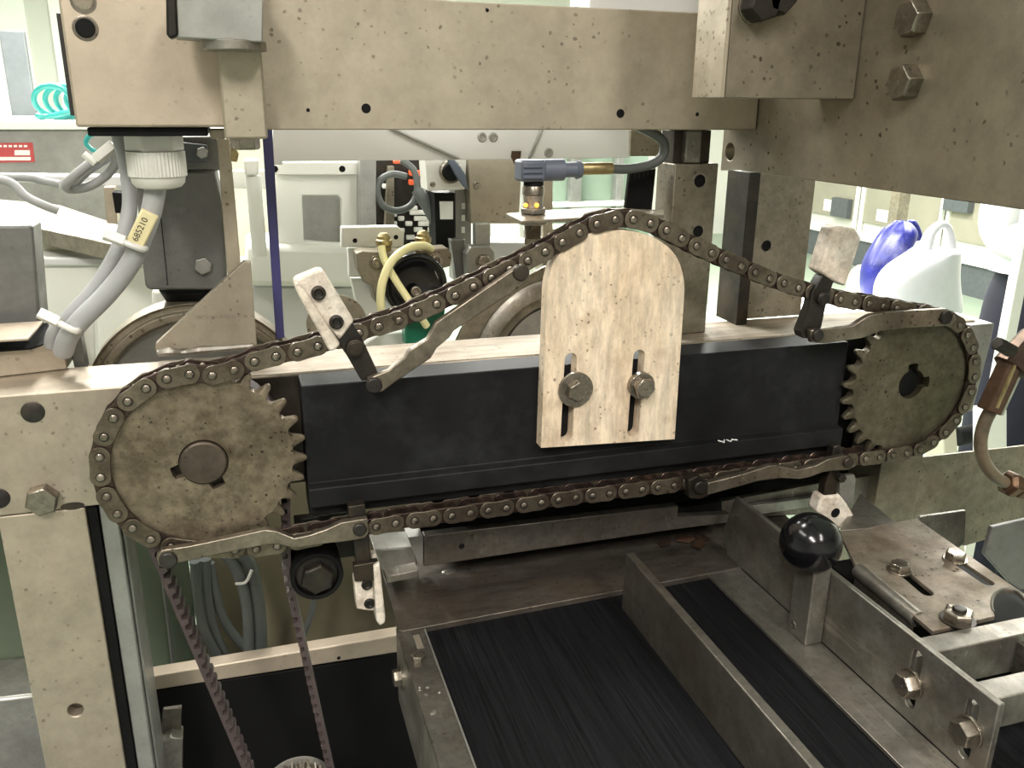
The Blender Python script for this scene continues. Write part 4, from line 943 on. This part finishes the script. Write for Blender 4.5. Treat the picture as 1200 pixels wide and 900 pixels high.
# roller rack
rk = thing('roller_rack', 'dark rack with rows of short white rollers behind the looped hose', 'roller rack')
obj('rack_body', G().prism(YY([(440, 180), (500, 180), (512, 295), (441, 295)], 900), (0, 40, 0)), M['arm'], rk, 0)
for (a, b, wd) in [(452, 218, 8), (483, 244, 12), (492, 249, 24), (495, 256, 20), (462, 251, 6), (470, 256, 7), (497, 262, 14), (479, 262, 8), (462, 262, 6), (490, 269, 10), (505, 269, 8), (481, 278, 10), (503, 277, 8), (485, 286, 8), (470, 270, 8), (455, 243, 10), (512, 285, 6)]:
    p = np.array(Y(a-wd/2, b, 895)); q = np.array(Y(a+wd/2, b, 895)); obj('roller', G().cyl(p, q, 2.6, n=10), M['white'], rk, .8)
obj('rack_column', G().prism(YY([(455, 195), (462, 195), (462, 290), (450, 290)], 885), (0, 10, 0)), M['post'], rk, .5)
for a, b, c_, d_ in ((480, 200, 494, 206), (480, 211, 494, 217), (462, 188, 471, 192)):
    tag(obj('orange_plug', G().prism(YY([(a, b), (c_, b), (c_, d_), (a, d_)], 880), (0, 8, 0)), M['orange'], None, .8), 'orange plug on the roller rack '+{200: 'upper right one', 211: 'lower right one', 188: 'small one at the top left'}[b], 'plug', 'orange plugs on the roller rack')
cab('dark grey hose coiled in a loop in front of the roller rack', [(470, 187, 840), (485, 200, 838), (489, 222, 836), (482, 240, 834), (465, 247, 832), (449, 241, 832), (442, 225, 834), (446, 211, 836), (460, 204, 838), (476, 207, 840)], 3.2, 'cabledk', 'looped_hose', cat='hose')
cab('thick dark hose slanting past the black module', [(489, 222, 820), (500, 240, 815), (512, 262, 812), (520, 280, 810), (528, 300, 810)], 6, 'cabledk', 'slanted_hose', cat='hose')
# white tank machine
tk = thing('white_tank', 'white plastic tank frame with a grey window behind the navy strip', 'tank')
hw = YY([(354, 229), (396, 229), (400, 234), (401, 287), (356, 283)], 860)
obj('tank_plate', G().prism(YY([(322, 191), (421, 191), (423, 320), (320, 320)], 860), (0, 14, 0), [hw]), M['white'], tk, 1.5)
obj('tank_window', G().prism(YY([(350, 225), (404, 225), (405, 290), (352, 288)], 878), (0, 4, 0)), M['steelgrey'], tk, 0)
obj('tank_rail', G().prism(YY([(322, 190), (420, 190), (420, 205), (322, 205)], 850), (0, 9, 0)), M['white'], tk, 1)
for a, b in ((322, 198), (401, 198)): hole(tk, Y(a, b, 850), 3, name='screw_hole')
obj('tank_floor', G().prism(YY([(290, 286), (470, 292), (470, 338), (288, 336)], 845), (0, 90, 0)), M['white'], tk, 6)
obj('tank_base', G().prism(YY([(285, 337), (470, 338), (470, 420), (285, 420)], 870), (0, 60, 0)), M['whitegrey'], tk, 1)
wc_ = thing('white_standpipe', 'white plastic pipe with a square cap left of the navy strip', 'pipe')
c = Y(295, 200, 800); obj('pipe_cap', G().prism(YY([(285, 187), (304, 187), (303, 206), (287, 206)], 795), (0, 16, 0)), M['white'], wc_, 2)
obj('pipe_body', G().cyl((c[0]+1, 804, Y(295, 206, 804)[2]), (c[0]+1, 804, Y(295, 300, 804)[2]), 6.5), M['white'], wc_, 0)
tag(obj('white_rail', G().prism(YY([(272, 200), (322, 200), (322, 221), (272, 221)], 840), (0, 12, 0)), M['white'], None, 1), 'short white rail behind the white standpipe', 'rail')
tag(obj('grey_back_panel', G().prism(YY([(268, 160), (322, 160), (322, 300), (268, 300)], 960), (0, 10, 0)), M['cream'], None, 1), 'pale panel behind the white standpipe', 'panel')
# valve
vb = thing('white_mount', 'white plastic mounting plate with two bolts above the valve', 'mounting plate')
obj('mount_plate', G().prism(YY([(400, 266), (466, 265), (474, 272), (473, 291), (400, 290)], 740), (0, 10, 0)), M['white'], vb, 1.2)
obj('mount_leg', G().prism(YY([(408, 291), (421, 291), (423, 325), (409, 325)], 745), (0, 10, 0)), M['white'], vb, 1)
obj('mount_foot', G().prism(YY([(411, 326), (445, 326), (447, 372), (420, 368)], 752), (0, 12, 0)), M['white'], vb, 1)
for a, b in ((416, 282), (464, 278)): hole(vb, Y(a, b, 740), 2, name='screw_hole')
va = thing('clamp_valve', 'round black valve held in a grey brown clamp with yellow hoses', 'valve')
c = Y(484, 331, 715)
obj('clamp_half', G().prism(YY([(417, 297), (425, 294), (453, 296), (525, 291), (530, 298), (528, 312), (500, 320), (470, 312), (455, 318), (452, 340), (440, 355), (436, 335), (426, 330), (420, 318)], 712), (0, 22, 0)), M['post'], va, 1)
obj('valve_disc', G().lathe((c[0], 0, c[2]), (0, 1, 0), [(9, 706), (20, 704), (24, 700), (26.5, 702), (27.5, 708), (27.5, 740)], 40), M['ball'], va, .5)
c2_ = Y(487, 341, 700); bolt(va, c2_, '-y', 9, 3, 0, socket=True, name='screw')
for a, b in ((441, 308), (511, 305)): bolt(va, Y(a, b, 712), '-y', 9, 2.5, 6.2, 1, socket=True, name='screw', mat='bolt')
obj('valve_key', G().prism(YY([(508, 316), (516, 315), (524, 330), (521, 340), (515, 332)], 704), (0, 6, 0)), M['alu'], va, .6)
for a, b in ((450, 287), (496, 284)):
    p = Y(a, b, 722); obj('hose_fitting', G().lathe((p[0], 722, p[2]-6), (0, 0, 1), [(6, 0), (6, 5), (7, 6), (7, 10), (5.5, 11), (5.5, 13), (3, 16)], 12), M['brass'], va, .4)
obj('yellow_hose', G().tube([Y(447, 289, 705), Y(450, 303, 700), Y(461, 324, 696), (Y(478, 350, 694)), Y(492, 370, 696), Y(500, 382, 700)], 3.1, 14), M['yellow'], va, 0)
obj('yellow_hose', G().tube([Y(505, 292, 714), Y(496, 288, 706), Y(478, 291, 698), Y(460, 305, 692), Y(449, 328, 690), Y(446, 352, 692), Y(449, 372, 698), Y(456, 385, 704)], 3.5, 14), M['yellow'], va, 0)
tag(obj('green_cap', G().prism(YY([(474, 372), (500, 358), (523, 356), (520, 384), (500, 396), (476, 408)], 735), (0, 20, 0)), M['green'], None, 2), 'dark green plastic cap behind the long pusher lever', 'cap')  # a plain cap of green plastic
tag(obj('white_tray', G().prism(YY([(427, 402), (446, 390), (520, 384), (520, 412), (420, 418)], 760), (0, 30, 0)), M['white'], None, 2), 'white plastic tray edge below the black valve', 'tray')
oc_ = thing('octagon_bracket', 'grey octagonal bracket with a bolt behind the chain', 'bracket')
obj('bracket_face', G().prism(YY([(546, 298), (552, 289), (574, 288), (580, 296), (580, 315), (570, 330), (548, 330)], 745), (0, 14, 0)), M['steelgrey'], oc_, 1)
bolt(oc_, Y(566, 306, 745), '-y', 11, 5, 7, 1)
obj('bracket_post', G().prism(YY([(557, 262), (575, 262), (575, 288), (557, 288)], 752), (0, 10, 0)), M['steelgrey'], oc_, 1)
tag(obj('grey_shelf', G().prism(YY([(575, 284), (607, 284), (640, 286), (640, 300), (560, 308)], 800), (0, 40, 0)), M['whitegrey'], None, 1), 'pale grey shelf bracket behind the octagonal bracket', 'shelf')
tag(obj('steel_ledge', G().prism(YY([(528, 281), (545, 281), (545, 330), (535, 330)], 760), (0, 12, 0)), M['motor'], None, 1), 'small grey upright ledge left of the octagonal bracket', 'ledge')
tag(obj('chain_shield', G().lathe(Y(395, 380, 690), (0, 1, 0), [(24, 0), (24, 3)], 40), M['post'], None, .4), 'grey disc behind the tilted white head', 'disc')

# left background
cbn = thing('steel_cabinet', 'brushed grey steel cabinet in the left background with a red label', 'cabinet')
y_ = 1345
ya = Y(0, 149, y_)
obj('cabinet_body', G().box(-420, Y(150, 200, y_)[0], y_, y_+400, -640, ya[2]-3), M['steelgrey'], cbn, 2)
obj('cabinet_top', G().box(-430, Y(152, 200, y_)[0], y_-6, y_+400, ya[2]-3, ya[2]+7), M['winw'], cbn, 1)
obj('red_label', G().prism(YY([(-30, 168), (38, 167), (41, 190), (-30, 191)], y_-.8), (0, .7, 0)), M['red'], cbn, 0)
obj('label_panel', G().prism(YY([(17, 176), (35, 176), (35, 182), (17, 182)], y_-1.2), (0, .4, 0)), M['paper'], cbn, 0)
obj('label_line', G().prism(YY([(-30, 184), (36, 184), (36, 188), (-30, 188)], y_-1.2), (0, .4, 0)), M['paper'], cbn, 0)
for k in range(6): obj('label_text', G().prism(YY([(-2+k*6, 170), (2+k*6, 170), (2+k*6, 172.5), (-2+k*6, 172.5)], y_-1.2), (0, .4, 0)), M['paper'], cbn, 0)
tl = obj('coiled_air_hose', G().tube([np.array(Y(70, 121, 1450))+np.array([28*math.cos(t)+t*1.6-12, t*4, 22*math.sin(t)+2]) for t in np.linspace(0, 8*PI, 50)]+[Y(60, 136, 1420), Y(44, 136, 1420)], 4, 8, 2), M['teal'], None, 0, 60)
tag(tl, 'teal coiled air hose lying on the steel cabinet top', 'air hose')
cab('thin teal hose curling under the housing edge', [(112, 156, 900), (104, 160, 900), (101, 168, 900), (107, 175, 900), (116, 180, 900), (124, 190, 900)], 2.2, 'teal', 'air_hose', cat='air hose')
dk = obj('dark_column', G().box(-3300+2150, -3300+2380, 3600, 3800, -1500, 420), M['dgrey'], None, 4); 
dx0, dx1 = Y(5, 80, 3950)[0], Y(34, 80, 3950)[0]; zt9 = Y(15, 36, 3950)[2]; zb9 = Y(20, 140, 3600)[2]
bpy.data.objects.remove(dk)
dk = obj('grey_flat_panel', G().box(dx0, dx1, 3950, 3990, -H0, zt9), M['dgrey'], None, 4); tag(dk, 'tall flat dark grey panel far away at the left edge', 'flat panel')  # thin flat panel in the far background
tag(obj('service_counter', G().box(-2600, 300, 3300, 3900, -H0, Y(20, 142, 3300)[2]-10), M['winw'], None, 6), 'long white counter far behind the steel cabinet', 'counter')
# square tube, posts, hopper in left background
y_ = 760
bt = thing('rear_crossbar', 'pale square steel tube slanting away behind the grey cables', 'crossbar')
a0_ = [Z(-60, 244, -175), Z(-60, 226, -175), Z(60, 238, -175), Z(165, 272, -175), Z(140, 288, -175)]
P_ = [Z(-60, 245, -119), Z(140, 288, -119), Z(165, 272, -119), Z(70, 240, -119), Z(-60, 228, -119)]
obj('tube_body', G().prism(P_, (0, 0, -15)), M['post'], bt, 1)
tag(obj('rear_post', G().prism(YY([(-60, 264), (38, 264), (48, 384), (-60, 384)], 640), (0, 30, 0)), M['motor'], None, 2), 'dark grey rear post at the left edge behind the aluminium box', 'post')
tag(obj('cream_duct', G().prism(YY([(30, 274), (170, 280), (170, 302), (36, 302)], 960), (0, 30, 0)), M['cream'], None, 4), 'cream horizontal duct behind the slanting tube', 'duct')
hb = thing('white_hopper', 'large white plastic hopper behind the grey cables and wheel', 'hopper')
obj('hopper_body', G().prism(YY([(30, 304), (280, 304), (290, 480), (50, 480)], 900), (0, 90, 0)), M['white'], hb, 8)
obj('hopper_rim', G().prism(YY([(30, 302), (280, 302), (280, 312), (30, 312)], 895), (0, 5, 0)), M['whitegrey'], hb, 2)
tag(obj('white_upright', G().prism(YY([(96, 348), (110, 345), (112, 434), (100, 434)], 700), (0, 20, 0)), M['white'], None, 1), 'white plastic upright behind the dark grey channel', 'upright')
tag(obj('grey_conduit', G().prism(YY([(177, 340), (195, 340), (197, 372), (179, 372)], 720), (0, 15, 0)), M['gland'], None, 3), 'pale grey conduit under the motor', 'conduit')
ck = thing('cable_tray', 'pale lilac cable shelf with a black socket left of the gland', 'cable shelf')
obj('tray_body', G().prism(YY([(-40, 205), (155, 207), (155, 219), (-40, 212)], 900), (0, 30, 0)), M['whitegrey'], ck, 1)
obj('tray_leg', G().prism(YY([(121, 219), (134, 219), (138, 262), (125, 262)], 880), (0, 20, 0)), M['beam'], ck, 1)
obj('socket', G().prism(YY([(131, 225), (155, 227), (155, 250), (135, 250)], 870), (0, 20, 0)), M['rubber'], ck, 1)
cab('pale grey cable crossing the left background towards the slanting tube', [(-30, 207, 820), (10, 213, 820), (30, 230, 815), (50, 240, 812), (68, 247, 812)], 3.6)
cab('pale cable strapped along the cable shelf', [(-30, 207, 860), (30, 208, 860), (50, 212, 860), (70, 216, 860)], 3.4)

# ================================================================== lower left
rr = thing('cabinet_rail', 'pale steel rail across the lower left above a black void', 'rail')
y_ = 650
obj('rail_face', G().prism(YY([(155, 796.5), (463, 745), (500, 739), (500, 760), (463, 765), (155, 813)], y_), (0, 14, 0)), M['box'], rr, 1)
hole(rr, Y(397, 771, y_), 1.6, name='rivet')
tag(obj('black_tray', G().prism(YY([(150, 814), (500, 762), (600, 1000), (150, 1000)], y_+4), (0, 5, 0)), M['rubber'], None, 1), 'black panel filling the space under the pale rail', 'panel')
tag(obj('green_panel', G().box(-330, Y(225, 700, 760)[0], 760, 770, -800, -240), M['pdark'], None, 1), 'dark green painted panel behind the left post', 'panel')  # green panel of the background machine
pa = Y(225, 700, 762)[0]
tag(obj('tan_panel', G().box(pa+1, Y(500, 700, 762)[0], 762, 772, -700, -240), M['ptan'], None, 1), 'tan panel behind the hanging grey hoses', 'panel')
cab('thin metal rod in front of the green panel edge', [(188, 660, 750), (196, 720, 750), (204, 790, 750)], 1.6, 'steelgrey', 'thin_rod', cat='rod')
tag(obj('lower_ledge', G().prism(YY([(-60, 826), (60, 812), (75, 900), (-60, 940)], 700), (0, 60, 0)), M['alu'], None, 3), 'grey metal ledge at the bottom left corner', 'ledge')
HL = [([(228, 658, 690), (232, 700, 690), (240, 740, 690), (262, 780, 690)], 4.2, 'leftmost hanging grey hose under the left sprocket', 'cabledk'),
      ([(240, 655, 700), (242, 700, 700), (252, 745, 700), (272, 785, 700)], 5, 'second hanging grey hose from the left', 'cabledk'),
      ([(246, 660, 705), (258, 715, 705), (275, 745, 705), (298, 768, 705)], 4, 'thin hanging hose curving to the right', 'cabledk'),
      ([(252, 640, 690), (275, 662, 690), (288, 700, 690), (292, 740, 690), (292, 778, 690)], 5.2, 'arched grey hose tied to the outer one, left of the pair', 'cabledk'),
      ([(268, 640, 690), (292, 660, 690), (302, 700, 690), (306, 740, 690), (306, 778, 690)], 5.2, 'outermost arched grey hose of the bundle', 'cabledk')]
for p, r, lb, mt in HL: cab(lb, p, r, mt, 'hanging_hose', cat='hose')
tag(obj('hose_tie', G().tube([Y(276, 684, 682), Y(288, 682, 680), Y(295, 668, 682)], 1.3, 8), M['tie'], None, 0), 'clear nylon tie around the arched hose pair', 'cable tie')
lb_ = thing('lower_bracket', 'pale steel stop bracket at the bottom left on the black panel', 'bracket')
obj('bracket_tab', G().prism(YY([(191, 832), (213, 829), (212, 862), (188, 866)], 610), (0, 4, 0)), M['frame'], lb_, .6)
obj('bracket_body', G().prism(YY([(186, 872), (200, 864), (214, 866), (213, 960), (183, 960)], 600), (0, 16, 0)), M['rail'], lb_, .8)
cab('dark thin hose behind the idler roller', [(370, 695, 690), (364, 722, 690), (356, 745, 690), (352, 775, 690), (352, 880, 690), (360, 1000, 690)], 2.6, 'cabledk', 'thin_hose', cat='hose')

tag(obj('bounce_shield', G().box(-420, 640, 90, 770, -H0, -705), M['dgrey'], None, 3), 'added unseen dark box under the conveyor blocking light from the floor', 'light blocker')  # unseen dark box added to keep floor bounce off the machine
# ================================================================== far right background: table, bags, person
TZ = -740
tbl = thing('work_table', 'pale green topped work table in the right background carrying plastic bags', 'table')
tcen = Z(1060, 385, TZ)
x0, x1, y0, y1 = tcen[0]-1400, tcen[0]+330, tcen[1]-300, tcen[1]+480
print('table', tcen)
obj('table_top', G().box(x0, x1, y0, y1, TZ-30, TZ), M['floor'], tbl, 4)
for a in (x0+40, x1-80):
    for b in (y0+40, y1-80): obj('leg', G().box(a, a+40, b, b+40, -H0, TZ-31), M['winw'], tbl, 2)
# white sheet
tag(obj('packing_sheet', G().prism(ZZ([(880, 402), (905, 356), (985, 340), (1040, 332), (1118, 372), (1090, 392)], TZ+4), (0, 0, -3.5)), M['coat'], None, 0), 'flat white sheet on the table under the white bag', 'sheet')
# white carrier bag: closed blobby shell with a loop handle
def yb_(a, b): return Y(a, b, tcen[1]+40)
def bag(nm, lb, cols, mat, yy, dpt, handle=None):
    g = G(); loops = []
    for (xl_, xr_, py_) in cols:
        a = np.array(Y(xl_, py_, yy)); b = np.array(Y(xr_, py_, yy)); a[2] = max(a[2], TZ+8); b[2] = max(b[2], TZ+8); c = (a+b)/2; w_ = np.linalg.norm(b-a)/2; n = 20
        loops.append([c+np.array([w_*math.cos(2*PI*k/n)*(1+.05*math.sin(5*k+py_)), dpt*min(1, w_/60)*math.sin(2*PI*k/n), 4*math.sin(3*k)]) for k in range(n)])
    t = thing(nm, lb, 'plastic bag')
    g.loft(loops); o = obj('bag_body', g, M[mat], t, 0, 60); s_ = o.modifiers.new('s', 'SUBSURF'); s_.levels = 1; s_.render_levels = 2
    if handle:
        for h, r in handle: obj('handle', G().tube([Y(a, b, yy) for a, b in h], r, 10), M[mat], t, 0, 60)
    return t
bag('white_carrier_bag', 'white plastic carrier bag standing on the table with one looped handle', [(1045, 1118, 374), (1030, 1124, 365), (1026, 1122, 345), (1028, 1121, 325), (1045, 1120, 308), (1072, 1119, 296), (1078, 1118, 290)], 'bagw', tcen[1]+30, 85,
    [([(1082, 300), (1088, 278), (1096, 267), (1104, 263), (1111, 268), (1114, 282), (1114, 300)], [26, 19, 14, 13, 16, 22])])
bag('blue_bag', 'blue and white printed plastic bag behind the white carrier bag', [(1012, 1034, 350), (1012, 1036, 330), (1014, 1040, 312), (1022, 1055, 298), (1030, 1066, 284), (1040, 1070, 270), (1050, 1066, 262), (1052, 1060, 258)], 'bagb', tcen[1]+230, 80,
    [([(1062, 275), (1067, 262), (1073, 268), (1077, 280)], 16)])
tag(obj('yellow_cloth', G().sph((Y(1012, 305, tcen[1]+400)[0], tcen[1]+400, TZ+76), 58, 16, (1, .8, 1.3)), M['yellow'], None, 0), 'small yellow bundle left of the blue bag', 'cloth')
# wall details
for k, (a, b, c_, d_) in enumerate([(1028, 245, 1040, 261), (966, 233, 974, 248)]):
    p = X(a, b, XR-30); q = X(c_, d_, XR-30)
    tag(obj('wall_notice', G().box(XR-30, XR-27, min(p[1], q[1]), max(p[1], q[1]), q[2], p[2]), M['paper'], None, 0), ['white paper notice on the window above the blue bag', 'white paper notice further left on the windows'][k], 'notice', 'paper notices on the windows')
p = Z(1047, 300, -1490); xx = Y(1053, 250, 5000)[0]
tag(obj('steel_column', G().box(xx-45, xx+45, 4960, 5050, -H0, 1340), M['post'], None, 3), 'grey brown steel column behind the blue bag', 'column')
for k, (a, b, c_, d_) in enumerate([(981, 231, 997, 256), (1114, 226, 1140, 250)]):
    p = X(a, b, XR-28); q = X(c_, d_, XR-28)
    tag(obj('wall_cabinet', G().box(XR-90, XR-28, min(p[1], q[1]), max(p[1], q[1]), q[2], p[2]), M['dgrey'], None, 3), ['dark grey wall cabinet on the windows right of the olive upright', 'dark grey wall cabinet above the white bag handle'][k], 'cabinet')
gp_ = thing('glazed_partition', 'pale green glazed partition with grey posts behind the sensor', 'partition')
obj('pane', G().prism(YY([(612, 150), (760, 150), (760, 300), (612, 300)], 3050), (0, 8, 0)), M['pgreen'], gp_, 0)
for a, b, w_ in ((614, 622, 0), (669, 681, 0), (722, 730, 0)): obj('post', G().box(Y(a, 230, 3000)[0], Y(b, 230, 3000)[0], 3000, 3045, -H0, Y(670, 100, 3000)[2]), M['steelgrey'], gp_, 2)
for a in (237, 262): obj('sill', G().box(Y(612, 240, 3020)[0], Y(760, 240, 3020)[0], 2985, 3040, Y(680, a+5, 3000)[2], Y(680, a, 3000)[2]), M['winw'], gp_, 2)
obj('base_panel', G().box(Y(612, 240, 3020)[0], Y(760, 240, 3020)[0], 3046, 3062, -H0, Y(680, 300, 3050)[2]), M['winw'], gp_, 2)
# white guard post
gp = obj('guard_post', G().box(Y(1178, 400, 1500)[0], Y(1190, 400, 1500)[0], 1500, 1525, -H0, Y(1180, 180, 1500)[2]), M['winw'], None, 2); tag(gp, 'slim white upright in front of the person at the right edge', 'post')
tag(obj('white_machine_guard', G().prism(YY([(1152, 480), (1180, 480), (1180, 560), (1152, 560)], 1400), (0, 30, 0)), M['winw'], None, 2), 'white guard panel behind the brown hose', 'guard')
# person: continuous skinned body
def person():
    t = thing('person', 'person in a white coat and navy trousers standing at the right edge', 'person')
    D = 1780; base = Y(1236, 350, D); x = base[0]; fz = -H0
    hip = -H0+930
    def body(nm, V_, E_, R_, mat):
        me = bpy.data.meshes.new(nm); org = np.array([x, D, fz]); me.from_pydata([tuple((np.array(v)-(0, 0, 0))/1000) for v in V_], E_, []); o = bpy.data.objects.new(nm, me); COL.objects.link(o); o.parent = t; WL[o] = org
        me.materials.append(M[mat]); s_ = o.modifiers.new('skin', 'SKIN'); me.skin_vertices or me.skin_vertices
        for i, r in enumerate(R_): me.skin_vertices[0].data[i].radius = (r/1000, r/1000*.85)
        me.skin_vertices[0].data[0].use_root = True
        s2_ = o.modifiers.new('sub', 'SUBSURF'); s2_.levels = 2; s2_.render_levels = 2; s_.use_smooth_shade = True
        return o
    V_ = [(0, 0, 930), (0, 0, 1100), (0, 5, 1290), (0, 5, 1420), (0, -5, 1500), (0, -20, 1600), (0, -25, 1690),
          (-90, 0, 890), (-100, -10, 500), (-105, 20, 110), (-105, -100, 40), (90, 0, 890), (100, 0, 500), (105, 20, 110), (105, -100, 40),
          (-185, 5, 1400), (-212, -10, 1180), (-170, -210, 1160), (-160, -260, 1155), (185, 5, 1400), (212, -10, 1180), (170, -210, 1160), (160, -260, 1155)]
    E_ = [(0, 1), (1, 2), (2, 3), (3, 4), (4, 5), (5, 6), (0, 7), (7, 8), (8, 9), (9, 10), (0, 11), (11, 12), (12, 13), (13, 14), (3, 15), (15, 16), (16, 17), (17, 18), (3, 19), (19, 20), (20, 21), (21, 22)]
    R_ = [130, 120, 140, 90, 48, 78, 70, 95, 65, 42, 36, 95, 65, 42, 36, 52, 42, 30, 26, 52, 42, 30, 26]
    body('body', V_, E_, R_, 'skin')
    # trousers
    def ring(cx, cy, z, rx, ry, n=24): return [np.array([x+cx+rx*math.cos(2*PI*k/n), D+cy+ry*math.sin(2*PI*k/n), fz+z]) for k in range(n)]
    g = G()
    g.loft([ring(0, 0, 1130, 155, 125), ring(0, 5, 1000, 185, 145), ring(0, 5, 860, 195, 150), ring(0, 5, 800, 185, 130)])
    for s_ in (-1, 1): g.loft([ring(s_*95, 0, 880, 96, 130), ring(s_*100, 0, 650, 92, 105), ring(s_*104, 5, 450, 82, 90), ring(s_*107, 15, 90, 66, 72)])
    obj('trousers', g, M['navy'], t, 0, 60)
    g = G(); g.loft([ring(0, 0, 1085, 205, 160), ring(0, 0, 1150, 188, 150), ring(0, 0, 1300, 195, 150), ring(0, 5, 1430, 150, 105), ring(0, 0, 1490, 70, 65)])
    for s_ in (-1, 1): g.tube([(x+s_*150, D+5, fz+1420), (x+s_*210, D+10, fz+1270), (x+s_*212, D-20, fz+1180), (x+s_*170, D-200, fz+1160)], [68, 62, 54, 42], 16)
    obj('coat', g, M['coat'], t, 0, 60)
    obj('cap', G().sph((x, D-20, fz+1720), 100, 20, (1, 1.1, .7)), M['coat'], t, 0, 60)
    # hands, reaching forward
    for s_ in (-1, 1):
        h0 = np.array([x+s_*158, D-262, fz+1155]); g = G(); g.sph(h0+(0, -30, 0), 38, 16, (.95, 1.05, .42))
        for k, l in enumerate((58, 72, 76, 66)):
            xk = (k-1.5)*17; g.tube([h0+(xk, -55, 2), h0+(xk, -60-l*.45, 0), h0+(xk*.9, -60-l*.75, -10), h0+(xk*.85, -58-l, -24)], [9.5, 8.8, 8, 6.5], 10)
        g.tube([h0+(-s_*26, -15, -2), h0+(-s_*48, -38, -8), h0+(-s_*52, -66, -16)], [11, 10, 7.5], 10)
        obj('hand', g, M['skin'], t, 0, 60)
    return t
person()
# dark cart at right background
tag(obj('black_roller_drum', G().cyl(Y(1120, 512, 1500), Y(1160, 505, 1500), 22), M['rubber'], None, 1), 'dark cylindrical drum seen below the right sprocket', 'drum')
tag(obj('floor_stand', G().prism(YY([(1105, 500), (1120, 490), (1150, 900), (1130, 900)], 900), (0, 40, 0)), M['cream'], None, 2), 'pale green machine leg behind the right sprocket', 'leg')

# ------------------------------------------------------------------ place origins
bpy.context.view_layer.update()
for o in list(COL.objects):
    if o.type == 'EMPTY' and o.children:
        if o.name.startswith('person'): c = WL[o.children[0]]; WL[o] = np.array(c); continue
        cs_ = np.array(wcorners(o)) if not o.name.startswith('roller_chain') else np.array([WL[c] for c in o.children])
        mn, mx = cs_.min(0), cs_.max(0); WL[o] = np.array([(mn[0]+mx[0])/2, (mn[1]+mx[1])/2, mn[2]])
off = np.array([0, 0, H0])
for o, w_ in WL.items():
    if w_ is None: continue
    try: o.name
    except ReferenceError: continue
    if o.parent and o.parent in WL: o.location = tuple((w_-WL[o.parent])/1000)
    else: o.location = tuple((w_+off)/1000)
